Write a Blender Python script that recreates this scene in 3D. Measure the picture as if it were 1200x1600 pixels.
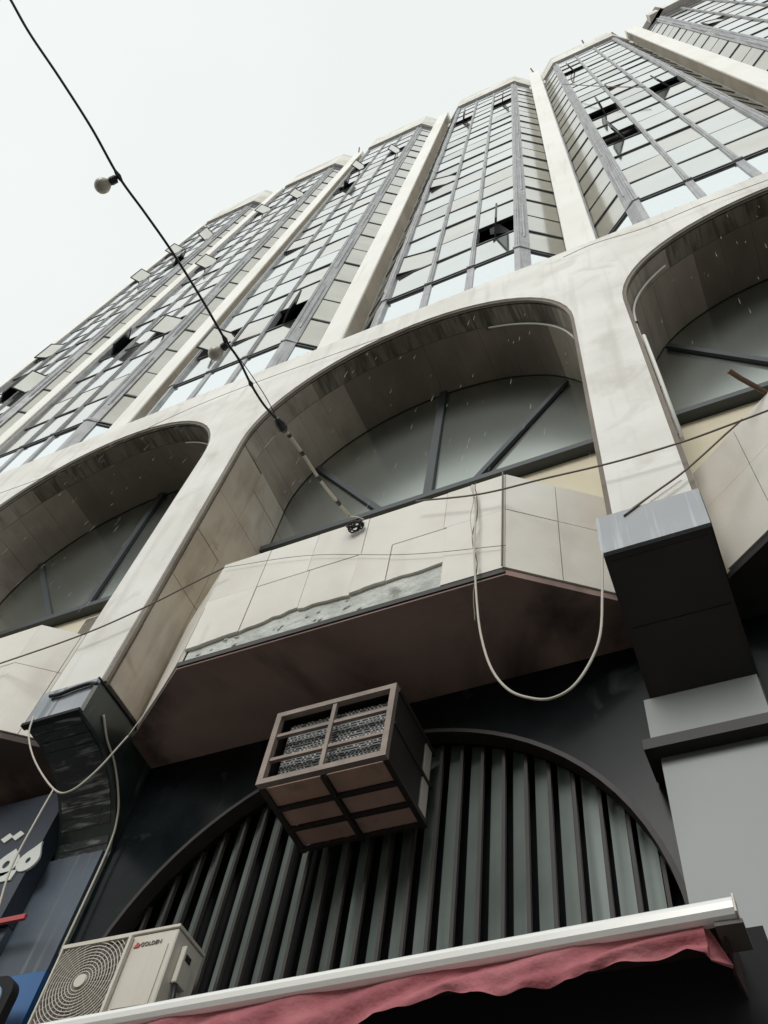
import bpy, math, random
from mathutils import noise as mnoise
from mathutils import Matrix, Vector
random.seed(7)
sc = bpy.context.scene
for o in list(bpy.data.objects): bpy.data.objects.remove(o)
S = 3.0          # metres per planning unit (distance camera - column fronts)
EYE = 1.6
Z0 = -EYE / S                      # ground level in planning units

# ------------------------------------------------------------------ camera
M = ((0.90782756, -0.29452339, -0.29850478),
     (0.40227678, 0.81266991, 0.42159342),
     (0.11841673, -0.50281566, 0.85624406))       # columns: right, down, forward
cam = bpy.data.cameras.new('camera')
camo = bpy.data.objects.new('camera', cam)
sc.collection.objects.link(camo)
mw = Matrix(((M[0][0], -M[0][1], -M[0][2], 0),
             (M[1][0], -M[1][1], -M[1][2], 0),
             (M[2][0], -M[2][1], -M[2][2], EYE),
             (0, 0, 0, 1)))
camo.matrix_world = mw
cam.sensor_fit = 'VERTICAL'; cam.sensor_height = 36.0; cam.sensor_width = 27.0
cam.lens = 36.0 * 1410 / 1600
cam.clip_start = 0.05; cam.clip_end = 3000
sc.camera = camo

# ------------------------------------------------------------------ sky, sun, exposure
SUN_EL, SUN_AZ = math.radians(32), math.radians(183)    # azimuth measured clockwise from +Y
world = bpy.data.worlds.new("World"); sc.world = world; world.use_nodes = True
nt = world.node_tree; nt.nodes.clear()
wo = nt.nodes.new('ShaderNodeOutputWorld')
sky = nt.nodes.new('ShaderNodeTexSky'); sky.sky_type = 'NISHITA'; sky.sun_disc = False
sky.sun_elevation = SUN_EL; sky.sun_rotation = SUN_AZ
b1 = nt.nodes.new('ShaderNodeBackground'); b1.inputs[1].default_value = 0.1
nt.links.new(sky.outputs[0], b1.inputs[0])
b2 = nt.nodes.new('ShaderNodeBackground'); b2.inputs[1].default_value = 0.90
tc = nt.nodes.new('ShaderNodeTexCoord')
nz = nt.nodes.new('ShaderNodeTexNoise'); nz.inputs['Scale'].default_value = 1.6; nz.inputs['Detail'].default_value = 4
nt.links.new(tc.outputs['Generated'], nz.inputs['Vector'])
cr = nt.nodes.new('ShaderNodeValToRGB')
cr.color_ramp.elements[0].position = 0.3; cr.color_ramp.elements[0].color = (0.90, 0.945, 0.925, 1)
cr.color_ramp.elements[1].position = 0.7; cr.color_ramp.elements[1].color = (0.97, 1.0, 0.985, 1)
nt.links.new(nz.outputs[0], cr.inputs[0]); nt.links.new(cr.outputs[0], b2.inputs[0])
mx = nt.nodes.new('ShaderNodeMixShader'); mx.inputs[0].default_value = 0.96
nt.links.new(b1.outputs[0], mx.inputs[1]); nt.links.new(b2.outputs[0], mx.inputs[2])
nt.links.new(mx.outputs[0], wo.inputs[0])
sl = bpy.data.lights.new('sun', 'SUN'); sl.energy = 1.5; sl.angle = math.radians(24); sl.color = (1, 0.985, 0.955)
so = bpy.data.objects.new('sun', sl); sc.collection.objects.link(so)
sd = Vector((math.sin(SUN_AZ) * math.cos(SUN_EL), math.cos(SUN_AZ) * math.cos(SUN_EL), math.sin(SUN_EL)))
so.rotation_euler = sd.to_track_quat('Z', 'Y').to_euler()
sc.view_settings.view_transform = 'Standard'; sc.view_settings.look = 'None'
sc.view_settings.exposure = 0.12; sc.view_settings.gamma = 1.0
sc.view_settings.use_curve_mapping = False

# ------------------------------------------------------------------ helpers
def V(x, y, z): return (x * S, y * S, z * S + EYE)
def proj(x, y, z):            # pixel of the 1200x1600 photograph (used only to rank panes by size)
    c = [M[0][i] * x + M[1][i] * y + M[2][i] * z for i in range(3)]
    if c[2] <= 0.01: return None
    return (c[0] / c[2] * 1410 + 600, c[1] / c[2] * 1410 + 800)

class MB:
    def __init__(s): s.v = []; s.f = []; s.m = []
    def quad(s, pts, mi=0):
        n = len(s.v); s.v += [V(*p) for p in pts]; s.f.append(tuple(range(n, n + len(pts)))); s.m.append(mi)
    def box(s, x0, x1, y0, y1, z0, z1, mi=0):
        n = len(s.v)
        for z in (z0, z1):
            for (x, y) in ((x0, y0), (x1, y0), (x1, y1), (x0, y1)): s.v.append(V(x, y, z))
        for f in ((0, 3, 2, 1), (4, 5, 6, 7), (0, 1, 5, 4), (1, 2, 6, 5), (2, 3, 7, 6), (3, 0, 4, 7)):
            s.f.append(tuple(n + i for i in f)); s.m.append(mi)
    def prism_z(s, poly, z0, z1, mi=0):          # poly in xy, counter-clockwise seen from above
        n = len(s.v); k = len(poly)
        for z in (z0, z1): s.v += [V(x, y, z) for x, y in poly]
        s.f.append(tuple(n + i for i in reversed(range(k)))); s.m.append(mi)
        s.f.append(tuple(n + k + i for i in range(k))); s.m.append(mi)
        for i in range(k):
            j = (i + 1) % k; s.f.append((n + i, n + j, n + k + j, n + k + i)); s.m.append(mi)
    def prism_x(s, poly, x0, x1, mi=0):          # poly in yz
        n = len(s.v); k = len(poly)
        for x in (x0, x1): s.v += [V(x, y, z) for y, z in poly]
        s.f.append(tuple(n + i for i in reversed(range(k)))); s.m.append(mi)
        s.f.append(tuple(n + k + i for i in range(k))); s.m.append(mi)
        for i in range(k):
            j = (i + 1) % k; s.f.append((n + i, n + j, n + k + j, n + k + i)); s.m.append(mi)
    def prism_y(s, poly, y0, y1, mi=0):          # poly in xz
        n = len(s.v); k = len(poly)
        for y in (y0, y1): s.v += [V(x, y, z) for x, z in poly]
        s.f.append(tuple(n + i for i in range(k))); s.m.append(mi)
        s.f.append(tuple(n + k + i for i in reversed(range(k)))); s.m.append(mi)
        for i in range(k):
            j = (i + 1) % k; s.f.append((n + j, n + i, n + k + i, n + k + j)); s.m.append(mi)
    def hexa(s, a, b, mi=0):                     # a, b: two quads (4 points each) -> closed solid
        n = len(s.v); s.v += [V(*p) for p in a] + [V(*p) for p in b]
        for f in ((0, 1, 2, 3), (7, 6, 5, 4), (0, 4, 5, 1), (1, 5, 6, 2), (2, 6, 7, 3), (3, 7, 4, 0)):
            s.f.append(tuple(n + i for i in f)); s.m.append(mi)
    def bar(s, a, b, w, h, mi=0, side=None):     # rectangular bar between two points
        a = Vector(a); b = Vector(b); d = (b - a).normalized()
        u = Vector(side) if side else Vector((0, 1, 0))
        t = d.cross(u).normalized() * w / 2; u = t.cross(d).normalized() * h / 2
        s.hexa([tuple(a - t - u), tuple(a + t - u), tuple(a + t + u), tuple(a - t + u)],
               [tuple(b - t - u), tuple(b + t - u), tuple(b + t + u), tuple(b - t + u)], mi)
    def tube(s, pts, r, n=8, mi=0, cap=True):
        pts = [Vector(p) for p in pts]; base = len(s.v); up = Vector((0.31, 0.17, 0.93))
        for i, p in enumerate(pts):
            d = (pts[min(i + 1, len(pts) - 1)] - pts[max(i - 1, 0)]).normalized()
            a = d.cross(up); 
            if a.length < 1e-3: a = d.cross(Vector((1, 0, 0)))
            a.normalize(); b = d.cross(a); up = b.cross(d) if False else up
            rr = r[i] if isinstance(r, (list, tuple)) else r
            for k in range(n):
                t = 2 * math.pi * k / n; q = p + (a * math.cos(t) + b * math.sin(t)) * rr; s.v.append(V(*q))
        for i in range(len(pts) - 1):
            for k in range(n):
                k2 = (k + 1) % n
                s.f.append((base + i * n + k, base + i * n + k2, base + (i + 1) * n + k2, base + (i + 1) * n + k)); s.m.append(mi)
        if cap:
            s.f.append(tuple(base + k for k in reversed(range(n)))); s.m.append(mi)
            s.f.append(tuple(base + (len(pts) - 1) * n + k for k in range(n))); s.m.append(mi)
    def build(s, name, mats, parent=None, smooth=False, origin=None, bevel=0, **props):
        import bmesh
        me = bpy.data.meshes.new(name)
        vs = s.v
        if origin is None:
            origin = (0, 0, 0)
            if vs:
                origin = tuple(sum(v[i] for v in vs) / len(vs) for i in (0, 1)) + (min(v[2] for v in vs),)
        vs = [(v[0] - origin[0], v[1] - origin[1], v[2] - origin[2]) for v in vs]
        me.from_pydata(vs, [], s.f)
        if not isinstance(mats, (list, tuple)): mats = [mats]
        for m in mats: me.materials.append(m)
        me.polygons.foreach_set('material_index', s.m)
        bm = bmesh.new(); bm.from_mesh(me); bmesh.ops.recalc_face_normals(bm, faces=bm.faces)
        if bevel:
            bmesh.ops.bevel(bm, geom=bm.edges[:], offset=bevel * S, segments=1, affect='EDGES')
        bm.to_mesh(me); bm.free()
        if smooth: me.polygons.foreach_set('use_smooth', [True] * len(me.polygons))
        o = bpy.data.objects.new(name, me); sc.collection.objects.link(o)
        o.location = origin
        if parent: attach(o, parent)
        for k, v in props.items(): o[k] = v
        return o

def world_loc(o):
    l = Vector(o.location)
    while o.parent: o = o.parent; l += Vector(o.location)
    return l
def attach(o, parent):
    l = Vector(o.location); o.parent = parent; o.location = l - world_loc(parent)
def thing(name, loc, label, cat, group=None):
    e = bpy.data.objects.new(name, None); sc.collection.objects.link(e); e.location = V(*loc)
    e.empty_display_size = 0.2
    e['label'] = label; e['category'] = cat
    if group: e['group'] = group
    return e
def tag(o, label, cat, group=None):
    o['label'] = label; o['category'] = cat
    if group: o['group'] = group
    return o

# ------------------------------------------------------------------ materials
def mat(name, col, rough=0.7, metal=0.0, col2=None, scale=3.0, mix=(0.35, 0.7), streak=None, streak_col=None,
        streak_scale=(7, 7, 0.5), spots=None, spot_col=None, bump=0.0, bump_scale=40, spec=0.5, coat=0.0, detail=6,
        streak_amt=0.6, spot_scale=1.4, cracks=0, rough2=None):
    m = bpy.data.materials.new(name); m.use_nodes = True
    n = m.node_tree.nodes; l = m.node_tree.links; n.clear()
    out = n.new('ShaderNodeOutputMaterial'); p = n.new('ShaderNodeBsdfPrincipled'); l.new(p.outputs[0], out.inputs[0])
    p.inputs['Roughness'].default_value = rough; p.inputs['Metallic'].default_value = metal
    p.inputs['Specular IOR Level'].default_value = spec; p.inputs['Coat Weight'].default_value = coat
    geo = n.new('ShaderNodeNewGeometry')
    def noise(sc_, det=detail, vec=None, dist=0.0):
        t = n.new('ShaderNodeTexNoise'); t.inputs['Scale'].default_value = sc_; t.inputs['Detail'].default_value = det
        t.inputs['Distortion'].default_value = dist
        l.new(vec or geo.outputs['Position'], t.inputs['Vector']); return t.outputs[0]
    def ramp(src, a, b):
        r = n.new('ShaderNodeMapRange'); r.inputs[1].default_value = a; r.inputs[2].default_value = b
        l.new(src, r.inputs[0]); return r.outputs[0]
    def mixc(f, a, b, amt=None):
        q = n.new('ShaderNodeMix'); q.data_type = 'RGBA'
        if amt is not None:
            mu = n.new('ShaderNodeMath'); mu.operation = 'MULTIPLY'; l.new(f, mu.inputs[0]); mu.inputs[1].default_value = amt; f = mu.outputs[0]
        l.new(f, q.inputs[0])
        for i, c in ((6, a), (7, b)):
            if isinstance(c, tuple): q.inputs[i].default_value = c + (1,)
            else: l.new(c, q.inputs[i])
        return q.outputs[2]
    cur = tuple(col)
    if col2: cur = mixc(ramp(noise(scale), mix[0], mix[1]), cur, tuple(col2))
    if streak_col:
        mp = n.new('ShaderNodeMapping'); mp.inputs['Scale'].default_value = streak_scale
        l.new(geo.outputs['Position'], mp.inputs['Vector'])
        cur = mixc(ramp(noise(1.0, 5, mp.outputs[0]), *(streak or (0.52, 0.72))), cur, tuple(streak_col), streak_amt)
    if spot_col:
        cur = mixc(ramp(noise(spot_scale, 8, None, 0.6), *(spots or (0.56, 0.66))), cur, tuple(spot_col), 0.8)
    if cracks:
        vo = n.new('ShaderNodeTexVoronoi'); vo.feature = 'DISTANCE_TO_EDGE'; vo.inputs['Scale'].default_value = cracks
        ns = n.new('ShaderNodeTexNoise'); ns.inputs['Scale'].default_value = 2.5; ns.inputs['Detail'].default_value = 5
        l.new(geo.outputs['Position'], ns.inputs['Vector'])
        va = n.new('ShaderNodeVectorMath'); va.operation = 'MULTIPLY_ADD'; l.new(ns.outputs[1], va.inputs[0])
        va.inputs[1].default_value = (0.7, 0.7, 0.7); l.new(geo.outputs['Position'], va.inputs[2]); l.new(va.outputs[0], vo.inputs['Vector'])
        a = ramp(vo.outputs['Distance'], 0.012, 0.0); b = ramp(noise(0.9, 2), 0.52, 0.6)
        mu = n.new('ShaderNodeMath'); mu.operation = 'MULTIPLY'; l.new(a, mu.inputs[0]); l.new(b, mu.inputs[1])
        cur = mixc(mu.outputs[0], cur, (0.10, 0.085, 0.07), 0.7)
    if isinstance(cur, tuple): p.inputs['Base Color'].default_value = cur + (1,)
    else: l.new(cur, p.inputs['Base Color'])
    if rough2 is not None:
        r = n.new('ShaderNodeMapRange'); r.inputs[1].default_value = 0.35; r.inputs[2].default_value = 0.65
        r.inputs[3].default_value = rough; r.inputs[4].default_value = rough2
        l.new(noise(2.2), r.inputs[0]); l.new(r.outputs[0], p.inputs['Roughness'])
    if bump:
        bn = n.new('ShaderNodeBump'); bn.inputs['Strength'].default_value = bump; bn.inputs['Distance'].default_value = 0.02
        l.new(noise(bump_scale, 4), bn.inputs['Height']); l.new(bn.outputs[0], p.inputs['Normal'])
    return m

MT = {}
MT['stone'] = mat('cream_stone', (0.79, 0.78, 0.74), 0.6, col2=(0.65, 0.63, 0.58), scale=1.3, streak_col=(0.36, 0.34, 0.30), streak=(0.52, 0.8), streak_amt=0.5, bump=0.12, bump_scale=25, spot_col=(0.56, 0.53, 0.47), spots=(0.56, 0.72), spot_scale=2.2)
MT['fin'] = mat('fin_render', (0.82, 0.815, 0.78), 0.7, col2=(0.76, 0.745, 0.695), scale=0.7, streak_col=(0.40, 0.34, 0.26), streak=(0.58, 0.85), streak_amt=0.4, bump=0.1, bump_scale=20)
MT['finside'] = mat('shaded_stained_fin_tile', (0.37, 0.33, 0.27), 0.7, col2=(0.29, 0.255, 0.205), scale=0.9, streak_col=(0.26, 0.22, 0.17), streak=(0.5, 0.75), streak_amt=0.5, bump=0.1)  # shade of the fin sides painted in as darker brown, with real stains
MT['slab'] = mat('marble_slab', (0.74, 0.72, 0.66), 0.45, col2=(0.63, 0.59, 0.525), scale=1.6, streak_col=(0.46, 0.38, 0.30), streak=(0.55, 0.78), streak_amt=0.4, streak_scale=(3, 3, 1.1), bump=0.06)
MT['slab2'] = mat('marble_slab_pale', (0.79, 0.775, 0.72), 0.45, col2=(0.66, 0.62, 0.55), scale=1.2, streak_col=(0.5, 0.42, 0.34), streak=(0.58, 0.8), streak_amt=0.35, streak_scale=(2, 2, 3), bump=0.06)
MT['jamb'] = mat('jamb_stone', (0.54, 0.49, 0.42), 0.6, col2=(0.43, 0.36, 0.29), scale=1.4, streak_col=(0.20, 0.15, 0.11), streak=(0.5, 0.75), streak_amt=0.55, streak_scale=(5, 5, 1.2), bump=0.12, cracks=1.3, spot_col=(0.28, 0.2, 0.14), spots=(0.62, 0.72), spot_scale=1.8)
MT['dirtshade'] = mat('dirty_shaded_render', (0.26, 0.225, 0.19), 0.85, col2=(0.17, 0.145, 0.12), scale=0.9, spot_col=(0.12, 0.10, 0.085), spots=(0.5, 0.75), spot_scale=0.7, streak_col=(0.13, 0.11, 0.09), streak=(0.45, 0.75), streak_amt=0.5, streak_scale=(3, 1.0, 3), bump=0.3, bump_scale=18)  # dark crown colour: part dirt, part shade painted in
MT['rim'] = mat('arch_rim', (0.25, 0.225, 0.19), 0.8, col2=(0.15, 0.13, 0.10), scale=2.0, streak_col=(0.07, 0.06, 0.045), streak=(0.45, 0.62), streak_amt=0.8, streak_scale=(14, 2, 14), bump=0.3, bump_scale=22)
MT['dirtshade2'] = mat('lightly_stained_shaded_stone', (0.43, 0.38, 0.32), 0.75, col2=(0.31, 0.265, 0.22), scale=0.9, spot_col=(0.22, 0.185, 0.155), spots=(0.5, 0.75), spot_scale=0.8, streak_col=(0.2, 0.165, 0.13), streak=(0.5, 0.78), streak_amt=0.5, streak_scale=(4, 2, 4), bump=0.2, bump_scale=18)  # paler step towards the jambs, dirt and some painted shade
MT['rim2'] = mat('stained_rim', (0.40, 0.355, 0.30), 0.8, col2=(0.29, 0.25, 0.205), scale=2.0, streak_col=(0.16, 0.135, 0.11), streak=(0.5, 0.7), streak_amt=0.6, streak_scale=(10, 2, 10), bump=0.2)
MT['cement'] = mat('bare_cement', (0.60, 0.62, 0.58), 0.9, col2=(0.40, 0.42, 0.39), scale=7, bump=0.9, bump_scale=22, spot_col=(0.22, 0.22, 0.19), spots=(0.58, 0.7), spot_scale=3)
MT['mortar'] = mat('dark_joint', (0.16, 0.13, 0.10), 0.95)
MT['soffit'] = mat('red_brown_paint', (0.36, 0.245, 0.21), 0.8, col2=(0.25, 0.165, 0.14), scale=1.2, spot_col=(0.012, 0.011, 0.010), spots=(0.52, 0.66), spot_scale=0.85, bump=0.2, bump_scale=15)
MT['marble'] = mat('black_marble', (0.005, 0.007, 0.008), 0.2, col2=(0.012, 0.015, 0.016), scale=3, spot_col=(0.05, 0.055, 0.058), spots=(0.62, 0.72), spot_scale=2.6, spec=0.1)
MT['gmarble'] = mat('green_black_marble', (0.012, 0.02, 0.018), 0.3, col2=(0.03, 0.045, 0.04), scale=4, streak_col=(0.18, 0.21, 0.19), streak=(0.6, 0.78), streak_amt=0.6, streak_scale=(14, 14, 2.2), bump=0.05)
MT['tileback'] = mat('exposed_tile_back', (0.016, 0.02, 0.022), 0.5, col2=(0.03, 0.035, 0.036), scale=6, streak_col=(0.42, 0.43, 0.40), streak=(0.54, 0.68), streak_amt=0.6, streak_scale=(4, 22, 22), bump=0.3)
MT['steel'] = mat('grey_cladding', (0.27, 0.285, 0.30), 0.42, col2=(0.22, 0.23, 0.245), scale=1.0, streak_col=(0.42, 0.43, 0.45), streak=(0.55, 0.7), streak_amt=0.5, streak_scale=(30, 30, 1.0), bump=0.03, metal=0.35)
MT['shinysteel'] = mat('polished_cladding', (0.40, 0.42, 0.45), 0.22, metal=0.7, col2=(0.22, 0.23, 0.25), scale=1.3, streak_col=(0.14, 0.15, 0.17), streak=(0.5, 0.56), streak_amt=0.8, streak_scale=(16, 16, 0.2))
MT['panel'] = mat('grey_panel', (0.165, 0.178, 0.175), 0.45, col2=(0.14, 0.15, 0.15), scale=0.6, metal=0.2, bump=0.02, streak_col=(0.15, 0.16, 0.16), streak=(0.55, 0.8), streak_amt=0.5, streak_scale=(6, 6, 0.4))
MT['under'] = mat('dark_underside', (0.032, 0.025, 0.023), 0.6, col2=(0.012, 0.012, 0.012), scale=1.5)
MT['bluesteel'] = mat('blue_grey_sheet', (0.085, 0.11, 0.145), 0.42, col2=(0.06, 0.075, 0.095), scale=2.0, streak_col=(0.25, 0.26, 0.25), streak=(0.58, 0.74), streak_amt=0.5, streak_scale=(20, 20, 0.9), metal=0.1)
MT['blue'] = mat('blue_film', (0.025, 0.12, 0.32), 0.35, col2=(0.015, 0.06, 0.18), scale=1.5)
MT['navy'] = mat('navy_sign', (0.022, 0.028, 0.042), 0.4, col2=(0.03, 0.038, 0.055), scale=3)
MT['white'] = mat('sign_white', (0.62, 0.64, 0.60), 0.5)
MT['logogrey'] = mat('logo_grey', (0.16, 0.14, 0.13), 0.5)
MT['paleblue'] = mat('pale_blue_border', (0.22, 0.30, 0.36), 0.4)
MT['red'] = mat('sign_red', (0.42, 0.06, 0.06), 0.5)
MT['alu'] = mat('weathered_aluminium', (0.38, 0.385, 0.395), 0.5, metal=0.15, col2=(0.27, 0.275, 0.28), scale=4, streak_col=(0.12, 0.12, 0.12), streak=(0.55, 0.68), streak_amt=0.7, streak_scale=(30, 30, 0.8), bump=0.1)
MT['dark'] = mat('dark_frame', (0.022, 0.023, 0.026), 0.5, col2=(0.045, 0.045, 0.048), scale=5)
MT['black'] = mat('dark_interior', (0.012, 0.012, 0.014), 0.9)
MT['body'] = mat('inner_wall', (0.05, 0.05, 0.05), 0.9)
MT['fascia'] = mat('dark_fascia', (0.045, 0.045, 0.06), 0.6)
MT['yellow'] = mat('cream_wall', (0.70, 0.64, 0.48), 0.75, col2=(0.62, 0.56, 0.42), scale=1.5, bump=0.08)
MT['sill'] = mat('arch_mullion', (0.055, 0.062, 0.068), 0.45, metal=0.2)
MT['archglass'] = mat('frosted_arch_glass', (0.50, 0.535, 0.50), 0.22, col2=(0.42, 0.455, 0.425), scale=0.9, metal=0.93, bump=0.02, bump_scale=0.8)
g = []
for i, (a, b, r) in enumerate((((0.76, 0.78, 0.75), (0.70, 0.72, 0.69), 0.07), ((0.71, 0.70, 0.64), (0.63, 0.60, 0.53), 0.09),
                               ((0.79, 0.82, 0.80), (0.73, 0.77, 0.75), 0.08), ((0.60, 0.60, 0.57), (0.52, 0.51, 0.46), 0.1))):
    g.append(mat('coated_glass_%s' % ('clear', 'dusty', 'bright', 'worn')[i], a, r, metal=0.92, col2=b, scale=1.1, bump=0.03, bump_scale=1.2))
MT['glass'] = g
MT['facet'] = mat('dusty_side_glass', (0.58, 0.565, 0.50), 0.14, metal=0.85, col2=(0.50, 0.48, 0.42), scale=1.3)
MT['sdark'] = mat('sash_glass_dark_reflection', (0.02, 0.023, 0.026), 0.3)  # dark reflection on turned sashes painted into their glass
MT['lowglass'] = mat('bright_low_glass', (0.90, 0.95, 0.96), 0.06, metal=0.95)
MT['concrete'] = mat('roof_concrete', (0.76, 0.755, 0.71), 0.8, col2=(0.55, 0.52, 0.46), scale=1.0, streak_col=(0.3, 0.27, 0.22), streak=(0.55, 0.8), streak_amt=0.4)
MT['brownconc'] = mat('shaded_or_added_brown_concrete', (0.20, 0.18, 0.15), 0.9, col2=(0.13, 0.12, 0.10), scale=2, bump=0.3)
MT['rustframe'] = mat('rusty_brown_steel', (0.20, 0.155, 0.135), 0.55, col2=(0.30, 0.24, 0.20), scale=6, metal=0.1, bump=0.1)
MT['rustpanel'] = mat('red_oxide_sheet', (0.60, 0.38, 0.31), 0.65, col2=(0.46, 0.28, 0.22), scale=3, bump=0.1, streak_col=(0.3, 0.2, 0.15), streak=(0.6, 0.75))
MT['darksteel'] = mat('blackened_steel', (0.03, 0.024, 0.022), 0.6)
MT['fingrey'] = mat('condenser_fins', (0.16, 0.165, 0.16), 0.5, metal=0.3, col2=(0.09, 0.09, 0.09), scale=8)
MT['glint'] = mat('bare_metal', (0.75, 0.76, 0.72), 0.4, metal=0.1)
MT['acwhite'] = mat('ac_paint', (0.62, 0.585, 0.51), 0.45, col2=(0.56, 0.52, 0.45), scale=2.5, streak_col=(0.4, 0.34, 0.27), streak=(0.6, 0.8), streak_amt=0.4, bump=0.02)
MT['acdark'] = mat('ac_inside', (0.10, 0.085, 0.075), 0.6)
MT['grille'] = mat('grille_wire', (0.60, 0.55, 0.48), 0.45)
MT['barwhite'] = mat('white_aluminium', (0.88, 0.88, 0.85), 0.28, metal=0.1, spec=0.6)
MT['cloth'] = mat('faded_red_cloth', (0.46, 0.155, 0.175), 0.85, col2=(0.36, 0.10, 0.115), scale=7, streak_col=(0.56, 0.24, 0.25), streak=(0.55, 0.75), streak_amt=0.6, streak_scale=(5, 5, 9), bump=0.25, bump_scale=60)
MT['shadedcloth'] = mat('shaded_red_cloth', (0.035, 0.014, 0.014), 0.9)  # red cloth with the shade under the awning put into its colour
MT['cablewhite'] = mat('old_white_cable', (0.50, 0.46, 0.39), 0.6)
MT['cablebrown'] = mat('thin_brown_wire', (0.14, 0.115, 0.085), 0.6)
MT['cableblack'] = mat('black_cable', (0.015, 0.015, 0.017), 0.5)
MT['pipe'] = mat('white_conduit', (0.78, 0.775, 0.74), 0.5)
MT['bulb'] = mat('opal_bulb', (0.52, 0.49, 0.41), 0.3, spec=0.6)
MT['rust'] = mat('rusted_rod', (0.14, 0.08, 0.05), 0.8)
MT['weed'] = mat('moss', (0.07, 0.085, 0.045), 0.9)
MT['asphalt'] = mat('asphalt', (0.05, 0.05, 0.05), 0.6, col2=(0.065, 0.064, 0.062), scale=2, bump=0.3, bump_scale=60)
MT['pave'] = mat('paving', (0.33, 0.32, 0.30), 0.6, col2=(0.26, 0.25, 0.24), scale=1.5, bump=0.2)
MT['road_white'] = mat('road_paint', (0.7, 0.7, 0.68), 0.6)
MT['lstrip'] = mat('pale_green_strip', (0.28, 0.32, 0.30), 0.35, col2=(0.15, 0.18, 0.165), scale=1.1, metal=0.3, streak_col=(0.10, 0.11, 0.10), streak=(0.5, 0.8), streak_scale=(12, 12, 0.5))
MT['mull'] = mat('dark_brown_mullion', (0.026, 0.018, 0.016), 0.6, col2=(0.018, 0.014, 0.012), scale=6)
MT['rainstreak'] = mat('rain_streak', (0.6, 0.63, 0.63), 0.1, spec=1.0)

# ------------------------------------------------------------------ ground
def ground(name, x0, x1, y0, y1, z, m):      # in metres
    me = bpy.data.meshes.new(name); me.from_pydata([(x0, y0, z), (x1, y0, z), (x1, y1, z), (x0, y1, z)], [], [(0, 1, 2, 3)])
    me.materials.append(m); o = bpy.data.objects.new(name, me); sc.collection.objects.link(o); o['kind'] = 'structure'; return o
ground('ground', -700, 700, -700, 700, -0.14, MT['pave'])
ground('road', -700, 700, -9.5, -1.5, -0.13, MT['asphalt'])
def kerbslab(name, y0, y1):
    b = MB(); b.v = []; 
    me = bpy.data.meshes.new(name)
    vs = [(x, y, z) for z in (-0.139, 0) for (x, y) in ((-80, y0), (80, y0), (80, y1), (-80, y1))]
    me.from_pydata(vs, [], [(0, 3, 2, 1), (4, 5, 6, 7), (0, 1, 5, 4), (1, 2, 6, 5), (2, 3, 7, 6), (3, 0, 4, 7)])
    me.materials.append(MT['pave']); o = bpy.data.objects.new(name, me); sc.collection.objects.link(o); o['kind'] = 'structure'
kerbslab('pavement', -1.5, 14); kerbslab('far_pavement', -13, -9.5)
me = bpy.data.meshes.new('lane_marking')
vs = []; fs = []
for i in range(-12, 13):
    k = len(vs); x = i * 6
    vs += [(x, -5.56, -0.125), (x + 2.5, -5.56, -0.125), (x + 2.5, -5.44, -0.125), (x, -5.44, -0.125)]; fs.append((k, k + 1, k + 2, k + 3))
me.from_pydata(vs, [], fs); me.materials.append(MT['road_white'])
o = bpy.data.objects.new('lane_marking', me); sc.collection.objects.link(o); o['kind'] = 'structure'

# ------------------------------------------------------------------ unseen houses added across the street for bounce light and reflections
def added_house(x0, x1, h, m, label):
    t = thing('unseen_street_house', ((x0 + x1) / 2, -14.5 / S, Z0), label, 'house', None)
    b = MB(); b.box(x0, x1, -24 / S, -14 / S, Z0, (h - EYE) / S); b.build('added_wall', MT[m], t)
    b = MB(); b.box(x0, x1, -14 / S + .001, -13.8 / S, (h - .5 - EYE) / S, (h - .2 - EYE) / S); b.build('added_cornice', MT['concrete'], t)
    z = 1.0
    while z < h - 2.6:
        x = x0 * S + 1.2
        while x < x1 * S - 2:
            b = MB(); b.box(x / S, (x + 1.2) / S, -14 / S + .001, -13.95 / S, (z - EYE) / S, (z + 1.7 - EYE) / S); b.build('window', MT['dark'], t)
            x += 2.6
        z += 3.4
added_house(-9.5, -3.35, 13.5, 'yellow', 'unseen cream house added across the street for its reflections, left of the other one')
added_house(-3.3, 3.4, 11.0, 'concrete', 'unseen pale grey house added across the street for bounce light, opposite the arches')
added_house(3.45, 9, 14, 'brownconc', 'unseen brown house added across the street to darken reflections, at its right end')

# ------------------------------------------------------------------ the office building
Z0 = -EYE / S                      # ground level in planning units
P = 1.4635                         # bay width
COLX, CH = -0.049, 0.0835          # column centre of column 0 and its half width
FINX, FH = -0.061, 0.079
BCX = -0.781                       # arch centre of bay 0
R, SPR = 0.6485, 2.985             # arch radius and spring height
LEDGE = 3.83
bld = thing('office_building', (BCX, 1.2, Z0), 'tall white concrete office block with arched lower storeys and mirrored window bays between fins', 'building')

# main dark body behind everything
b = MB(); b.box(-5.83, 5.8, 1.40, 4.5, Z0, 14.0); b.build('inner_wall', MT['body'], bld)
b = MB(); b.box(-5.83, 5.8, 1.36, 4.5, 14.2, 14.6); b.build('roof', MT['concrete'], bld)
b = MB(); b.box(-5.985, -5.84, 1.42, 4.5, 3.84, 14.9); b.build('end_wall', MT['fin'], bld)

NSEG = 28
def arch_pts(r, zc, cx, n=NSEG):
    return [(cx - r * math.cos(math.pi * i / n), zc + r * math.sin(math.pi * i / n)) for i in range(n + 1)]

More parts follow.
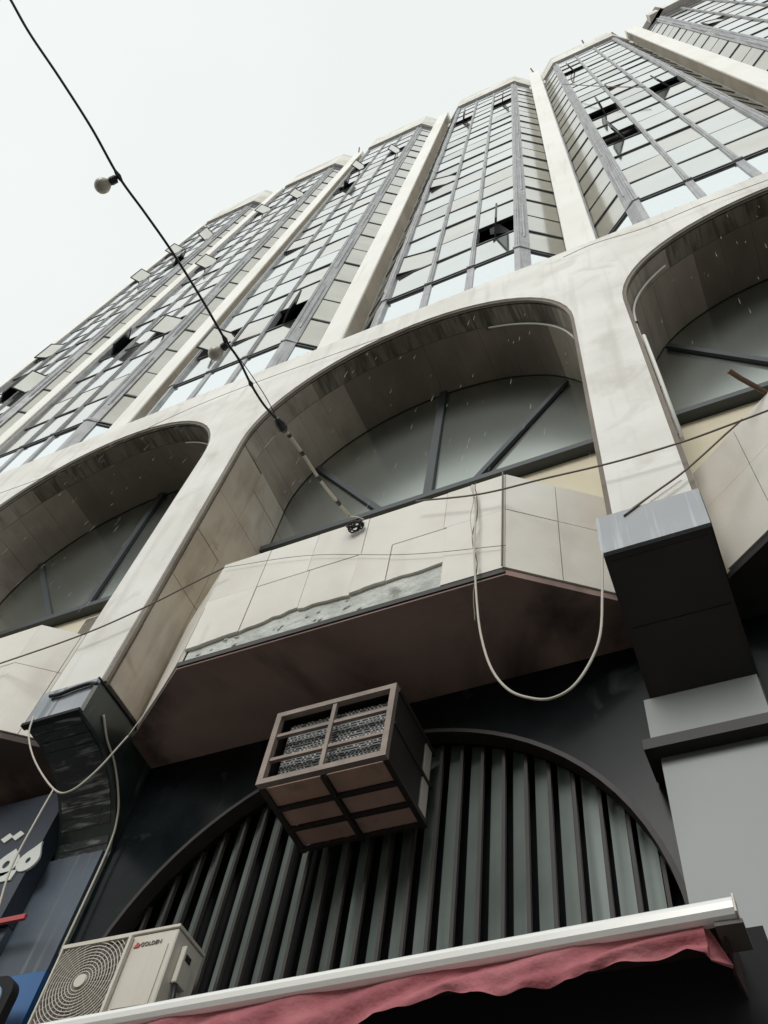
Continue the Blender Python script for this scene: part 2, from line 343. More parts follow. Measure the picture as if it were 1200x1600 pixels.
def arch_wall(k):
    cx = BCX + k * P; x0, x1 = cx - P / 2, cx + P / 2
    b = MB(); F, B = 1.0, 1.022
    # jamb halves
    zb = 1.625
    for y, flip in ((F, 0), (B, 1)):
        b.quad([(x0, y, zb), (cx - R, y, zb), (cx - R, y, SPR), (x0, y, SPR)])
        b.quad([(cx + R, y, zb), (x1, y, zb), (x1, y, SPR), (cx + R, y, SPR)])
        a = arch_pts(R, SPR, cx)
        for i in range(NSEG):
            (xa, za), (xb, zb2) = a[i], a[i + 1]
            ta = x0 + (x1 - x0) * i / NSEG; tb = x0 + (x1 - x0) * (i + 1) / NSEG
            b.quad([(xa, y, za), (xb, y, zb2), (tb, y, LEDGE), (ta, y, LEDGE)])
        b.quad([(x0, y, SPR), (cx - R, y, SPR), (x0, y, LEDGE)]); b.quad([(x1, y, SPR), (x1, y, LEDGE), (cx + R, y, SPR)])
    # reveal and outside edges
    a = [(cx - R, zb)] + arch_pts(R, SPR, cx) + [(cx + R, zb)]
    for i in range(len(a) - 1):
        b.quad([(a[i][0], F, a[i][1]), (a[i + 1][0], F, a[i + 1][1]), (a[i + 1][0], B, a[i + 1][1]), (a[i][0], B, a[i][1])])
    b.quad([(x0, F, LEDGE), (x1, F, LEDGE), (x1, B, LEDGE), (x0, B, LEDGE)])
    b.quad([(x0, F, zb), (cx - R, F, zb), (cx - R, B, zb), (x0, B, zb)])
    b.quad([(cx + R, F, zb), (x1, F, zb), (x1, B, zb), (cx + R, B, zb)])
    w = b.build('arch_wall', MT['stone'], bld)
    # moulding lip round the opening
    b = MB(); a2 = [(cx - R, zb)] + arch_pts(R, SPR, cx) + [(cx + R, zb)]
    def off(d):
        return [(cx - R + d, zb)] + arch_pts(R - d, SPR, cx) + [(cx + R - d, zb)]
    p0, p1 = off(-0.0), off(0.012)
    for i in range(len(a2) - 1):
        b.hexa([(p0[i][0], 1.006, p0[i][1]), (p0[i + 1][0], 1.006, p0[i + 1][1]), (p1[i + 1][0], 1.006, p1[i + 1][1]), (p1[i][0], 1.006, p1[i][1])],
               [(p0[i][0], 1.015, p0[i][1]), (p0[i + 1][0], 1.015, p0[i + 1][1]), (p1[i + 1][0], 1.015, p1[i + 1][1]), (p1[i][0], 1.015, p1[i][1])])
    b.build('arch_moulding', MT['dirtshade'], w)  # shadow line of the lip painted in as a dark colour
    # intrados: backing shell, then stone pieces on it
    D2 = 1.345; R2 = R - 0.004; S2 = SPR + 0.02
    b = MB()
    ia = [(cx - R - 0.004, zb)] + arch_pts(R + 0.004, SPR, cx) + [(cx + R + 0.004, zb)]
    ib = [(cx - R - 0.001, zb)] + arch_pts(R2 + 0.006, S2, cx) + [(cx + R + 0.001, zb)]
    ic = [(cx - R - 0.01, zb)] + arch_pts(R + 0.06, SPR, cx) + [(cx + R + 0.01, zb)]
    for i in range(len(ia) - 1):
        b.quad([(ia[i][0], B, ia[i][1]), (ia[i + 1][0], B, ia[i + 1][1]), (ib[i + 1][0], D2, ib[i + 1][1]), (ib[i][0], D2, ib[i][1])])
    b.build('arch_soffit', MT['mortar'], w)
    def surf(t, y):          # t: 0..1 arc, or z for jambs ; radial shrink towards the back
        u = (y - B) / (D2 - B)
        r = R - 0.0088; zc = SPR + (S2 - SPR) * u
        return (cx - r * math.cos(math.pi * t), zc + r * math.sin(math.pi * t))
    nb = 16
    for i in range(nb):
        t0 = (i + 0.004) / nb; t1 = (i + 0.996) / nb; tm = (t0 + t1) / 2
        for (ya, yb, m, lift) in ((1.024, 1.10, MT['rim'] if 3 < i < nb - 2 else MT['rim2'], 0.0), (1.1015, 1.34, MT['dirtshade'] if 4 < i < nb - 3 else MT['dirtshade2'], 0.0)):  # pieces near the crown coloured darker for dirt and shade
            b = MB(); rng = [t0, tm, t1]; d = random.uniform(0, 0.0008) + lift * .2
            for q in range(2):
                pa = []
                for (t, y) in ((rng[q], ya), (rng[q + 1], ya), (rng[q + 1], yb), (rng[q], yb)):
                    x, z = surf(t, y); dx, dz = cx - x, SPR - z; L = math.hypot(dx, dz)
                    pa.append(((x + dx / L * d, y, z + dz / L * d), (x - dx / L * 0.012, y, z - dz / L * 0.012)))
                b.hexa([p[0] for p in pa], [p[1] for p in pa])
            b.build('stone_block' if m is MT['jamb'] else 'soffit_panel', m, w)
    zs = [1.63, 1.872, 2.127, 2.382, 2.64, 2.86, SPR]
    for sgn in (-1, 1):
        for a_, c_ in zip(zs[:-1], zs[1:]):
            for (ya, yb) in ((1.024, 1.1535), (1.155, 1.34)):
                if sgn == 1 and k != 0 and k != 1: 
                    pass
                x_ = cx + sgn * (R - 0.009 + random.uniform(-0.0012, 0.0012)); x2 = cx + sgn * (R + 0.015)
                b = MB(); b.box(min(x_, x2), max(x_, x2), ya, yb, a_ + 0.0012, c_ + (0.012 if c_ == SPR and ya > 1.1 else -0.0012))
                b.build('stone_slab', MT['jamb'], w)
    # glazing
    GY = 1.338
    b = MB(); ga = arch_pts(R + 0.03, S2, cx)
    poly = [(cx - R - 0.03, 2.68)] + ga + [(cx + R + 0.03, 2.68)]
    b.prism_y(poly, GY + 0.006, GY + 0.02); gl = b.build('arch_window', MT['archglass'], bld)
    b = MB(); b.box(cx - R, cx + R, GY - 0.035, GY + 0.005, 2.662, 2.69); b.build('window_sill', MT['sill'], gl)
    for (xa, za, xb, zb3, w_) in ((cx, 2.69, cx, 3.66, 0.032), (cx - 0.155, 2.69, cx - 0.545, 3.30, 0.022), (cx + 0.155, 2.69, cx + 0.53, 3.30, 0.022)):
        b = MB(); b.bar((xa, GY - 0.004, za), (xb, GY - 0.004, zb3), w_, 0.014, side=(0, 1, 0)); b.build('mullion', MT['sill'], gl)
    b = MB(); b.box(cx - R, cx + R, GY + 0.004, GY + 0.05, 1.56, 2.66); b.build('recess_wall', MT['yellow'], bld)
    return w
for k in range(-3, 4): arch_wall(k)
# ledge behind the arch walls, carrying the tower
b = MB(); b.box(BCX - 3.5 * P, BCX + 3.5 * P, 1.0225, 1.40, 3.70, LEDGE); b.build('ledge', MT['stone'], bld)

# balconies (stone-clad boxes in front of the arches)
def balcony(k, broken):
    cx = BCX + k * P; HF, HB, zb, zt = 0.410, 0.628, 1.600, 2.018
    b = MB()
    e = 0.008
    poly = [(cx - HF + e, 1.0 + e), (cx + HF - e, 1.0 + e), (cx + HB - e, 1.155 + e), (cx - HB + e, 1.155 + e)]
    inner = [(cx - HF + .05, 1.04), (cx + HF - .05, 1.04), (cx + HB - .07, 1.17), (cx - HB + .07, 1.17)]
    b.prism_z(poly[:2] + [inner[1], inner[0]], zb + 0.002, zt - 0.006)
    b.prism_z([poly[1], poly[2], inner[2], inner[1]], zb + 0.002, zt - 0.006)
    b.prism_z([poly[3], poly[0], inner[0], inner[3]], zb + 0.002, zt - 0.006)
    bal = b.build('balcony', MT['cement'], bld)
    # front slabs, two rows
    zm = 1.845
    seams_t = [-0.410, -0.262, -0.115, 0.035, 0.255, 0.410] if k == 0 else [-0.41, -0.2, 0.0, 0.2, 0.41]
    seams_b = [-0.410, -0.262, -0.108, 0.030, 0.120, 0.262, 0.410] if k == 0 else [-0.41, -0.27, -0.13, 0.0, 0.13, 0.27, 0.41]
    for i in range(len(seams_t) - 1):
        b = MB(); d = random.uniform(-.0015, .0015)
        b.box(cx + seams_t[i] + .0007, cx + seams_t[i + 1] - .0007, 1.0 + d, 1.0 + e, zm + .0007, zt)
        b.build('marble_slab', MT['slab2'] if i % 2 else MT['slab'], bal)
    low = [1.648, 1.660, 1.684, 1.682, 1.690, 1.602]
    low2 = [1.660, 1.690, 1.676, 1.690, 1.699, 1.602]
    for i in range(len(seams_b) - 1):
        d = random.uniform(-.002, .001)
        xa, xb = cx + seams_b[i] + .0007, cx + seams_b[i + 1] - .0007
        z1, z2 = (low[i], low2[i]) if broken else (1.602, 1.602)
        n = 7; b = MB()
        prev = None
        zz = [z1 + (z2 - z1) * q / n + (random.uniform(-.004, .004) if z1 > 1.61 and 0 < q < n else 0) for q in range(n + 1)]
        for q in range(n):
            x0_, x1_ = xa + (xb - xa) * q / n, xa + (xb - xa) * (q + 1) / n
            b.hexa([(x0_, 1.0 + d, zz[q]), (x1_, 1.0 + d, zz[q + 1]), (x1_, 1.0 + d, zm - .0007), (x0_, 1.0 + d, zm - .0007)],
                   [(x0_, 1.0 + e, zz[q]), (x1_, 1.0 + e, zz[q + 1]), (x1_, 1.0 + e, zm - .0007), (x0_, 1.0 + e, zm - .0007)])
        b.build('marble_slab', MT['slab'] if i % 3 else MT['slab2'], bal)
    if broken:
        rb_ = MB()
        for q in range(26):
            x = cx + random.uniform(-.405, .118); z = random.uniform(1.606, 1.668); r = random.uniform(.002, .007)
            rb_.hexa([(x - r, 1.0075, z - r), (x + r * .7, 1.0075, z - r * .5), (x + r, 1.0075, z + r * .6), (x - r * .4, 1.0075, z + r)],
                     [(x - r * .6, 1.0075 - r * .4, z - r * .5), (x + r * .5, 1.0075 - r * .5, z - r * .3), (x + r * .5, 1.0075 - r * .4, z + r * .3), (x - r * .3, 1.0075 - r * .3, z + r * .5)])
        rb_.build('mortar_lumps', MT['cement'], bal, kind='stuff')
    # side slabs
    for sg in (-1, 1):
        nx, ny = 0.155, -0.218 * 1.0
        L = math.hypot(nx, ny); nx, ny = nx / L * sg, ny / L
        for (t0, t1) in ((0.0, 0.47), (0.474, 1.0)):
            for (za, zc) in ((1.602, zm - .001), (zm + .001, zt)):
                pa = [(cx + sg * (HF + (HB - HF) * t), 1.0 + 0.155 * t) for t in (t0 + .003, t1)]
                o_ = random.uniform(0, 0.001)
                out = [(x + nx * (.001 + o_), y + ny * (.001 + o_)) for x, y in pa]; inn = [(x - nx * .0075, y - ny * .0075) for x, y in pa]
                b = MB(); b.hexa([out[0] + (za,), out[1] + (za,), out[1] + (zc,), out[0] + (zc,)], [inn[0] + (za,), inn[1] + (za,), inn[1] + (zc,), inn[0] + (zc,)])
                b.build('marble_slab', MT['slab'], bal)
    # painted underside reaching back to the wall
    b = MB()
    b.prism_z([(cx - HF, 1.004), (cx + HF, 1.004), (cx + HB, 1.157), (cx + HB + .017, 1.172), (cx + HB + .017, 1.275), (cx - HB - .017, 1.275), (cx - HB - .017, 1.172), (cx - HB, 1.157)], 1.580, 1.598)
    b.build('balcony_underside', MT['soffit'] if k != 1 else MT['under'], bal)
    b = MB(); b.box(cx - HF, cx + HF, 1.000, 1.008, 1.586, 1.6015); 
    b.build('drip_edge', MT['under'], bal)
    b = MB(); b.prism_z([(cx - HF + .05, 1.05), (cx + HF - .05, 1.05), (cx + HB - .03, 1.175), (cx + HB - .03, 1.335), (cx - HB + .03, 1.335), (cx - HB + .03, 1.175)], 1.5985, 1.63); b.build('balcony_floor', MT['body'], bal)
for k in (-2, -1, 0, 1, 2): balcony(k, k == 0)

# dark marble wall with the big arched louvre opening under each balcony
WY = 1.27
def lower_bay(k):
    cx = BCX + k * P; ac = cx + 0.012; RA, ZA = 0.612, 0.872
    b = MB(); x0, x1 = cx - R - 0.002, cx + R + 0.002; N = 24
    a = arch_pts(RA, ZA, ac, N)
    for y in (WY, WY + 0.05):
        for i in range(N):
            ta, tb = x0 + (x1 - x0) * i / N, x0 + (x1 - x0) * (i + 1) / N
            b.quad([(a[i][0], y, a[i][1]), (a[i + 1][0], y, a[i + 1][1]), (tb, y, 1.579), (ta, y, 1.579)])
        b.quad([(x0, y, ZA), (ac - RA, y, ZA), (x0, y, 1.579)]); b.quad([(x1, y, ZA), (x1, y, 1.579), (ac + RA, y, ZA)])
        b.quad([(x0, y, Z0), (ac - RA, y, Z0), (ac - RA, y, ZA), (x0, y, ZA)]); b.quad([(ac + RA, y, Z0), (x1, y, Z0), (x1, y, ZA), (ac + RA, y, ZA)])
    aa = [(ac - RA, Z0)] + a + [(ac + RA, Z0)]
    for i in range(len(aa) - 1):
        b.quad([(aa[i][0], WY, aa[i][1]), (aa[i + 1][0], WY, aa[i + 1][1]), (aa[i + 1][0], WY + .05, aa[i + 1][1]), (aa[i][0], WY + .05, aa[i][1])])
    w = b.build('marble_wall', MT['marble'], bld)
    # metal trim round the arch
    b = MB(); o_ = arch_pts(RA, ZA, ac, 40); i_ = arch_pts(RA - .010, ZA, ac, 40)
    for i in range(40):
        b.hexa([(o_[i][0], WY - .006, o_[i][1]), (o_[i + 1][0], WY - .006, o_[i + 1][1]), (i_[i + 1][0], WY - .006, i_[i + 1][1]), (i_[i][0], WY - .006, i_[i][1])],
               [(o_[i][0], WY + .03, o_[i][1]), (o_[i + 1][0], WY + .03, o_[i + 1][1]), (i_[i + 1][0], WY + .03, i_[i + 1][1]), (i_[i][0], WY + .03, i_[i][1])])
    b.build('arch_trim', MT['mull'], w)
    # louvre screen
    b = MB(); b.box(cx - R, cx + R, 1.385, 1.398, 0.55, 1.5); scr = b.build('louvre_screen', MT['black'], bld)
    x = ac - RA + 0.045; i = 0
    while x < ac + RA - 0.02:
        h = ZA + math.sqrt(max(0, (RA - .01) ** 2 - (x - ac) ** 2))
        b = MB(); b.box(x - .0035, x + .0035, 1.306, 1.315, 0.56, h); b.build('louvre_mullion', MT['mull'], scr)
        hx = x + 0.0236
        if hx < ac + RA - 0.03:
            h2 = ZA + math.sqrt(max(0, (RA + .025) ** 2 - (hx - ac) ** 2))
            b = MB(); t = math.radians(-22 + random.uniform(-9, 9)); dx, dy = .016 * math.cos(t), .016 * math.sin(t)
            b.hexa([(hx - dx, 1.330 - dy, .56), (hx + dx, 1.330 + dy, .56), (hx + dx, 1.330 + dy, h2), (hx - dx, 1.330 - dy, h2)],
                   [(hx - dx - .001, 1.336 - dy, .56), (hx + dx - .001, 1.336 + dy, .56), (hx + dx - .001, 1.336 + dy, h2), (hx - dx - .001, 1.336 - dy, h2)])
            b.build('louvre_blade', MT['lstrip'], scr)
        x += 0.0473; i += 1
    b = MB(); b.box(cx - R, cx + R, 1.22, 1.262, Z0, 0.735); b.build('shop_front', MT['black'], bld)
for k in (-1, 0, 1): lower_bay(k)

# column feet: right-hand column (grey metal cladding)
b = MB(); b.prism_x([(.992, 1.652), (.992, 1.524), (1.262, 1.392), (1.262, 0.5), (1.345, 0.5), (1.345, 1.652)], -.163, .043)
cb = b.build('column_bracket', MT['under'], bld, label='square grey metal bracket with a plain dark sloping underside')
b = MB(); b.box(-.1655, .0455, .982, .991, 1.522, 1.656); b.build('front_plate', MT['steel'], cb)
b = MB(); b.box(.0435, .0475, .992, 1.20, 1.545, 1.655); b.build('side_plate', MT['under'], cb)
for (ta, tb) in ((.04, .49), (.5, .97)):
    ya, yb2 = .992 + .27 * ta, .992 + .27 * tb; za, zb2 = 1.524 - .132 * ta, 1.524 - .132 * tb
    b = MB(); b.hexa([(-.156, ya, za - .003), (.036, ya, za - .003), (.036, yb2, zb2 - .003), (-.156, yb2, zb2 - .003)], [(-.156, ya, za + .001), (.036, ya, za + .001), (.036, yb2, zb2 + .001), (-.156, yb2, zb2 + .001)])
    b.build('underside_sheet', MT['under'], cb)
b = MB(); b.box(-.175, .040, 1.252, 1.261, 1.21, 1.391); b.build('face_plate', MT['panel'], cb)
b = MB(); b.box(-.180, .060, 1.178, 1.262, 1.188, 1.212); b.build('ledge_band', MT['under'], cb)
b = MB(); b.box(-.158, .052, 1.205, 1.262, .780, 1.187); pn = b.build('column_panel', MT['panel'], cb)
b = MB(); b.box(-.150, .046, 1.20, 1.262, Z0, .7795); b.build('column_base', MT['black'], cb)
# left-hand column: dark marble bracket with curved underside
def curved_bracket(xc, first):
    x0, x1 = xc - CH + .0, xc + CH - .0
    curve = [(1.0, 1.508), (1.055, 1.506), (1.109, 1.495), (1.152, 1.475), (1.188, 1.445), (1.222, 1.405), (1.25, 1.358), (1.264, 1.318)]
    prof = [(1.0, 1.622)] + curve + [(1.264, 0.7), (1.345, 0.7), (1.345, 1.622)]
    b = MB(); b.prism_x(prof, x0, x1 + .001)
    br = b.build('column_bracket', MT['gmarble'], bld, label='dark marble bracket with a curved underside of stripped tiles')
    for i in range(len(curve) - 1):
        (ya, za), (yb, zb) = curve[i], curve[i + 1]; d = Vector((yb - ya, zb - za)); nrm = Vector((d.y, -d.x)).normalized()
        if nrm.y > 0: nrm = -nrm
        for s_ in range(2):
            a0, a1 = s_ / 2 + .02, (s_ + 1) / 2 - .02
            t = random.uniform(.001, .003)
            q = [(ya + d.x * a, za + d.y * a) for a in (a0, a1)]
            if i == 5 and s_ == 1: continue
            b = MB()
            b.hexa([(x0 + .012, q[0][0], q[0][1]), (x1 - .012, q[0][0], q[0][1]), (x1 - .012, q[1][0], q[1][1]), (x0 + .012, q[1][0], q[1][1])],
                   [(x, q[j][0] + nrm.x * t, q[j][1] + nrm.y * t) for x, j in ((x0 + .012, 0), (x1 - .012, 0), (x1 - .012, 1), (x0 + .012, 1))])
            b.build('tile', MT['tileback'], br)
    b = MB(); b.box(x0 + .002, x1 + .003, .988, .999, 1.510, 1.618); b.build('front_plate', MT['shinysteel'], br)
    b = MB(); b.box(x0 - .002, x1 + .004, .984, 1.0, 1.500, 1.5095); b.build('plate_edge', MT['black'], br)
    b = MB(); b.box(x0, x1 - .012, 1.252, 1.263, 1.02, 1.316); b.build('sheet_cladding', MT['bluesteel'], br)
    b = MB(); b.box(x0, x1 - .012, 1.251, 1.263, .3, 1.019); b.build('film_covering', MT['blue'], br, label='bright blue covering on the column foot')
curved_bracket(COLX - P, True); curved_bracket(COLX - 2 * P, False); curved_bracket(COLX + P, False)

# ---- tower: fins
for k in range(-4, 4):
    x = FINX + k * 1.4625
    b = MB(); b.box(x - FH, x + FH, 1.25, 1.41, LEDGE - .02, 15.2)
    fo = b.build('fin', MT['fin'], bld, bevel=.004)
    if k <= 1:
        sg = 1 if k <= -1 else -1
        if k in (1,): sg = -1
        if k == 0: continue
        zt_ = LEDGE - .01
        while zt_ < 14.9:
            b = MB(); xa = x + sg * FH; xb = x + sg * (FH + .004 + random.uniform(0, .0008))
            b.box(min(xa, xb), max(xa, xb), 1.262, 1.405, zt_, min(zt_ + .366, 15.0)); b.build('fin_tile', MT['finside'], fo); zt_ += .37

# ---- tower: window bays
YF, OI, OO, OE, YE = 1.22, 0.386, 0.415, 0.652, 1.385
MI, FX, FY = .1287, .460, 1.251
ZB, FL = YF * 4.161, YF * 1.12
ZTOP = YF * 11.72
TB = YF * 11.99
dark_s = {(0, 2, 0), (-1, 2, 0), (-2, 0, 1), (1, 0, 1), (1, 0, 2), (1, 2, 2), (0, 0, 5), (0, 2, 5), (-1, 0, 4), (-3, 1, 1), (-3, 2, 4)}
open_w = {(0, 2, 0): -68, (0, 0, 5): -62, (0, 2, 5): -66, (0, 0, 2): 9, (0, 0, 0): 7, (1, 0, 1): 60, (1, 0, 2): 78, (1, 2, 2): 48, (1, 0, 5): 62, (1, 1, 3): 5,
          (-1, 2, 0): -42, (-1, 0, 4): -50, (-1, 0, 0): 40, (-1, 0, 5): 55, (-1, 2, 5): 52, (-1, 0, 2): 5, (-1, 1, 0): 3, (-2, 0, 1): -46, (-2, 2, 1): 35,
          (-2, 0, 3): 48, (-2, 2, 5): 50, (-2, 0, 5): 45, (-3, 0, 4): 52, (-3, 0, 5): 50, (-3, 2, 4): -40, (-3, 2, 1): 46, (-3, 1, 1): -42, (-3, 0, 2): 22, (-3, 2, 5): 70, (2, 0, 4): 10}
panes = []      # (area, params)
def add_pane(bay, a, bq, z0, z1, m, tilt):
    # a, bq: xy ends of the pane's bottom edge (left to right seen from the street)
    pts = [proj(a[0], a[1], z0), proj(bq[0], bq[1], z0), proj(bq[0], bq[1], z1), proj(a[0], a[1], z1)]
    area = 0
    if all(pts):
        if any(-20 < p[0] < 1220 and -20 < p[1] < 1620 for p in pts):
            area = abs(sum(pts[i][0] * pts[(i + 1) % 4][1] - pts[(i + 1) % 4][0] * pts[i][1] for i in range(4))) / 2
    panes.append([area, bay, a, bq, z0, z1, m, tilt])
def pane_geo(b, a, bq, z0, z1, tilt, mi=0):
    d = Vector((bq[0] - a[0], bq[1] - a[1])); n = Vector((d.y, -d.x)).normalized()
    t1, t2 = tilt
    h = (z1 - z0) / 2; w = d.length / 2
    def off(sx_, sz_): return t1 * sx_ * w + t2 * sz_ * h
    A = []
    for (p, sx_) in ((a, -1), (bq, 1)): A.append((p, sx_))
    fr = [(A[0][0], -1, z0, -1), (A[1][0], 1, z0, -1), (A[1][0], 1, z1, 1), (A[0][0], -1, z1, 1)]
    f = [(p[0] + n.x * off(sx_, sz_), p[1] + n.y * off(sx_, sz_), z) for p, sx_, z, sz_ in fr]
    g_ = [(x - n.x * .003, y - n.y * .003, z) for x, y, z in f]
    b.hexa(f, g_, mi)

def window_bay(j):
    cx = -0.7915 + 1.4625 * j
    b = MB()
    mw_ = 0.0135
    # vertical mullions (front)
    for o_ in (-MI, MI):
        b.box(cx + o_ - mw_, cx + o_ + mw_, YF - .010, YF + .03, ZB, ZTOP)
        b.box(cx + o_ - .005, cx + o_ + .005, YF - .015, YF - .010, ZB + .02, ZTOP)
        b.box(cx + o_ - mw_ - .008, cx + o_ + mw_ + .006, YF - .008, YF + .03, LEDGE, ZB)
        b.box(cx + o_ - mw_ - .010, cx + o_ + mw_ + .008, YF - .018, YF + .03, ZB - .010, ZB + .010)
    for sg in (-1, 1):
        e1 = (cx + sg * OI, YF); c = (cx + sg * OO, YF - .014); e2 = (cx + sg * (FX + .006), FY - .010)
        poly = [(e1[0], YF - .016), c, e2, (cx + sg * (FX - .01), FY + .012), (e1[0], YF + .03)]
        if sg < 0: poly = poly[::-1]
        b.prism_z(poly, LEDGE, ZTOP)
        xx = cx + sg * (OI + .016)
        b.tube([(xx, YF - .016, ZB), (xx, YF - .016, ZTOP)], .008, 6)
        b.tube([(cx + sg * (OO - .002), YF - .014, ZB), (cx + sg * (OO - .002), YF - .014, ZTOP)], .007, 6)
        for q in range(7):
            zz = ZB + FL * q + .25
            b.tube([(cx + sg * .440, YF + .008, zz), (cx + sg * .442, YF + .004, zz + .06), (cx + sg * .442, YF + .004, zz + FL * .62), (cx + sg * .440, YF + .008, zz + FL * .66)], .009, 6)
        b.prism_z([(cx + sg * (OI - .006), YF - .024), (cx + sg * (OO + .006), YF - .022), (cx + sg * (FX + .012), FY - .010), (cx + sg * (FX - .01), FY + .012), (cx + sg * (OI - .006), YF + .02)][::sg], ZB - .014, ZB + .010)
        # back edge post at the fin
        b.box(min(cx + sg * OE, cx + sg * (OE - .012)), max(cx + sg * OE, cx + sg * (OE - .012)), YE - .02, YE + .02, LEDGE, ZTOP)
    bay = b.build('window_bay', MT['alu'], bld)
    # dark transoms
    d = MB(); facets = []
    for sg in (-1, 1):
        a = (cx + sg * FX, FY); e = (cx + sg * (OE - .006), YE - .005)
        facets.append((e, a) if sg < 0 else (a, e))
    def line(z, h, pr):
        d = MB()
        d.box(cx - OI, cx + OI, YF - pr, YF + .02, z - h, z + h)
        for a, e in facets:
            dd = Vector((e[0] - a[0], e[1] - a[1])).normalized(); n = Vector((dd.y, -dd.x)); n *= pr
            d.hexa([(a[0] + n.x, a[1] + n.y, z - h), (e[0] + n.x, e[1] + n.y, z - h), (e[0] + n.x, e[1] + n.y, z + h), (a[0] + n.x, a[1] + n.y, z + h)],
                   [(a[0] - n.x, a[1] - n.y, z - h), (e[0] - n.x, e[1] - n.y, z - h), (e[0] - n.x, e[1] - n.y, z + h), (a[0] - n.x, a[1] - n.y, z + h)])
        d.build('transom', MT['dark'], bay)
    cols = [(cx - OI, cx - MI - mw_), (cx - MI + mw_, cx + MI - mw_), (cx + MI + mw_, cx + OI)]
    line(ZB - .022, .007, .008); line(ZB + .008, .006, .010)
    for n_ in range(7):
        z = ZB + FL * n_
        rows = [(z, z + .470, 0), (z + .470, z + .895, 1), (z + .895, z + FL, 2)]
        for (za, zc, ty) in rows:
            if za > ZTOP - .05: continue
            zc = min(zc, ZTOP)
            if ty == 0 and n_ > 0: line(za, .010, .006)
            if ty == 1: line(za, .010, .006)
            if ty == 2: line(za, .0052, .003)
            for ci, (xa, xb) in enumerate(cols):
                key = (j, ci, n_)
                m = random.choices((0, 1, 2, 3), (5, 3, 3, 1))[0]
                tilt = (random.uniform(-.012, .012), random.uniform(-.012, .012))
                if ty == 1 and key in open_w:
                    sash(bay, (xa + xb) / 2, (xb - xa) / 2 - .004, za + .010, zc - .006, open_w[key], MT['sdark'] if key in dark_s else MT['glass'][1])
                    continue
                add_pane(bay, (xa, YF), (xb, YF), za, zc, m, tilt)
            for (a, e) in facets:
                add_pane(bay, a, e, za, zc, 5, (random.uniform(-.008, .008), random.uniform(-.008, .008)))
    # bottom bright row
    for ci, (xa, xb) in enumerate(cols): add_pane(bay, (xa, YF), (xb, YF), LEDGE, ZB - .02, 4, (0, random.uniform(-.006, .006)))
    for (a, e) in facets: add_pane(bay, a, e, LEDGE, ZB - .02, 4, (0, 0))
    # dark fascia and white parapet
    f = MB()
    f.prism_z([(cx - OE, YE), (cx - OO, YF + .012), (cx + OO, YF + .012), (cx + OE, YE), (cx + OE, YE + .05), (cx - OE, YE + .05)], ZTOP, TB)
    f.build('fascia', MT['fascia'], bay)
    p = MB(); o_ = .022
    if j < 2:
        p.prism_z([(cx - OE, YE - .02), (cx - OO - o_, YF - o_), (cx + OO + o_, YF - o_), (cx + OE, YE - .02), (cx + OE, YE + .05), (cx - OE, YE + .05)], TB, YF * 12.70)
        p.build('parapet', MT['concrete'], bay)
    else:
        p.prism_z([(cx - .50, 1.16), (cx + OO + o_, 1.12), (cx + OE, YE - .02), (cx + OE, YE + .05), (cx - .50, YE + .05)], TB, 15.0)
        p.build('parapet', MT['concrete'], bay)
        q = MB(); q.prism_z([(cx - OE, YE), (cx - .335, 1.13), (cx - .30, 1.16), (cx - OE + .03, YE + .06)], TB, 15.2)
        q.build('parapet', MT['brownconc'], bay, label='parapet corner sticking up, shade painted into its brown side')  # facet turned left, its shade is put into the brown colour
    return bay

def sash(bay, xc, hw, z0, z1, deg, gm):
    """pivot window turned about its vertical middle axis"""
    b = MB(); t = .008
    a = math.radians(deg)
    def rot(u, v_, z): return (xc + u * math.cos(a) - v_ * math.sin(a), YF - .004 + u * math.sin(a) + v_ * math.cos(a), z)
    def rb(u0, u1, v0, v1, za, zb_, mi):
        b.hexa([rot(u0, v0, za), rot(u1, v0, za), rot(u1, v0, zb_), rot(u0, v0, zb_)], [rot(u0, v1, za), rot(u1, v1, za), rot(u1, v1, zb_), rot(u0, v1, zb_)], mi)
    rb(-hw + t, hw - t, -.0015, .0015, z0 + t, z1 - t, 1)
    rb(-hw, hw, -.006, .006, z0, z0 + t * 1.2, 0); rb(-hw, hw, -.006, .006, z1 - t * 1.2, z1, 0)
    rb(-hw, -hw + t * 1.2, -.006, .006, z0 + t * 1.2, z1 - t * 1.2, 0); rb(hw - t * 1.2, hw, -.006, .006, z0 + t * 1.2, z1 - t * 1.2, 0)
    b.build('window_sash', [MT['dark'], gm], bay)

for j in range(-3, 4): window_bay(j)
panes.sort(key=lambda p: -p[0])
gm5 = MT['glass'] + [MT['lowglass'], MT['facet']]
rest = MB()
for i, (area, bay, a, e, z0, z1, m, tilt) in enumerate(panes):
    if i < 300:
        b = MB(); pane_geo(b, a, e, z0, z1, tilt); b.build('window_pane', gm5[m], bay)
    else:
        pane_geo(rest, a, e, z0, z1, tilt, m)
rest.build('window_panes', gm5, bld, kind='stuff')
# a shattered hanging sheet in the big broken window and a cracked pane
b = MB()
cxb = -0.7915 + .2533
zq = ZB + .47
b.hexa([(cxb - .03, YF - .004, zq + .30), (cxb - .01, YF - .03, zq + .02), (cxb + .11, YF + .01, zq + .06), (cxb + .03, YF + .0, zq + .36)],
       [(cxb - .03, YF + .0, zq + .30), (cxb - .01, YF - .026, zq + .02), (cxb + .11, YF + .014, zq + .06), (cxb + .03, YF + .004, zq + .36)])
b.build('torn_screen', MT['black'], bld, label='black torn sheet hanging in the broken window')

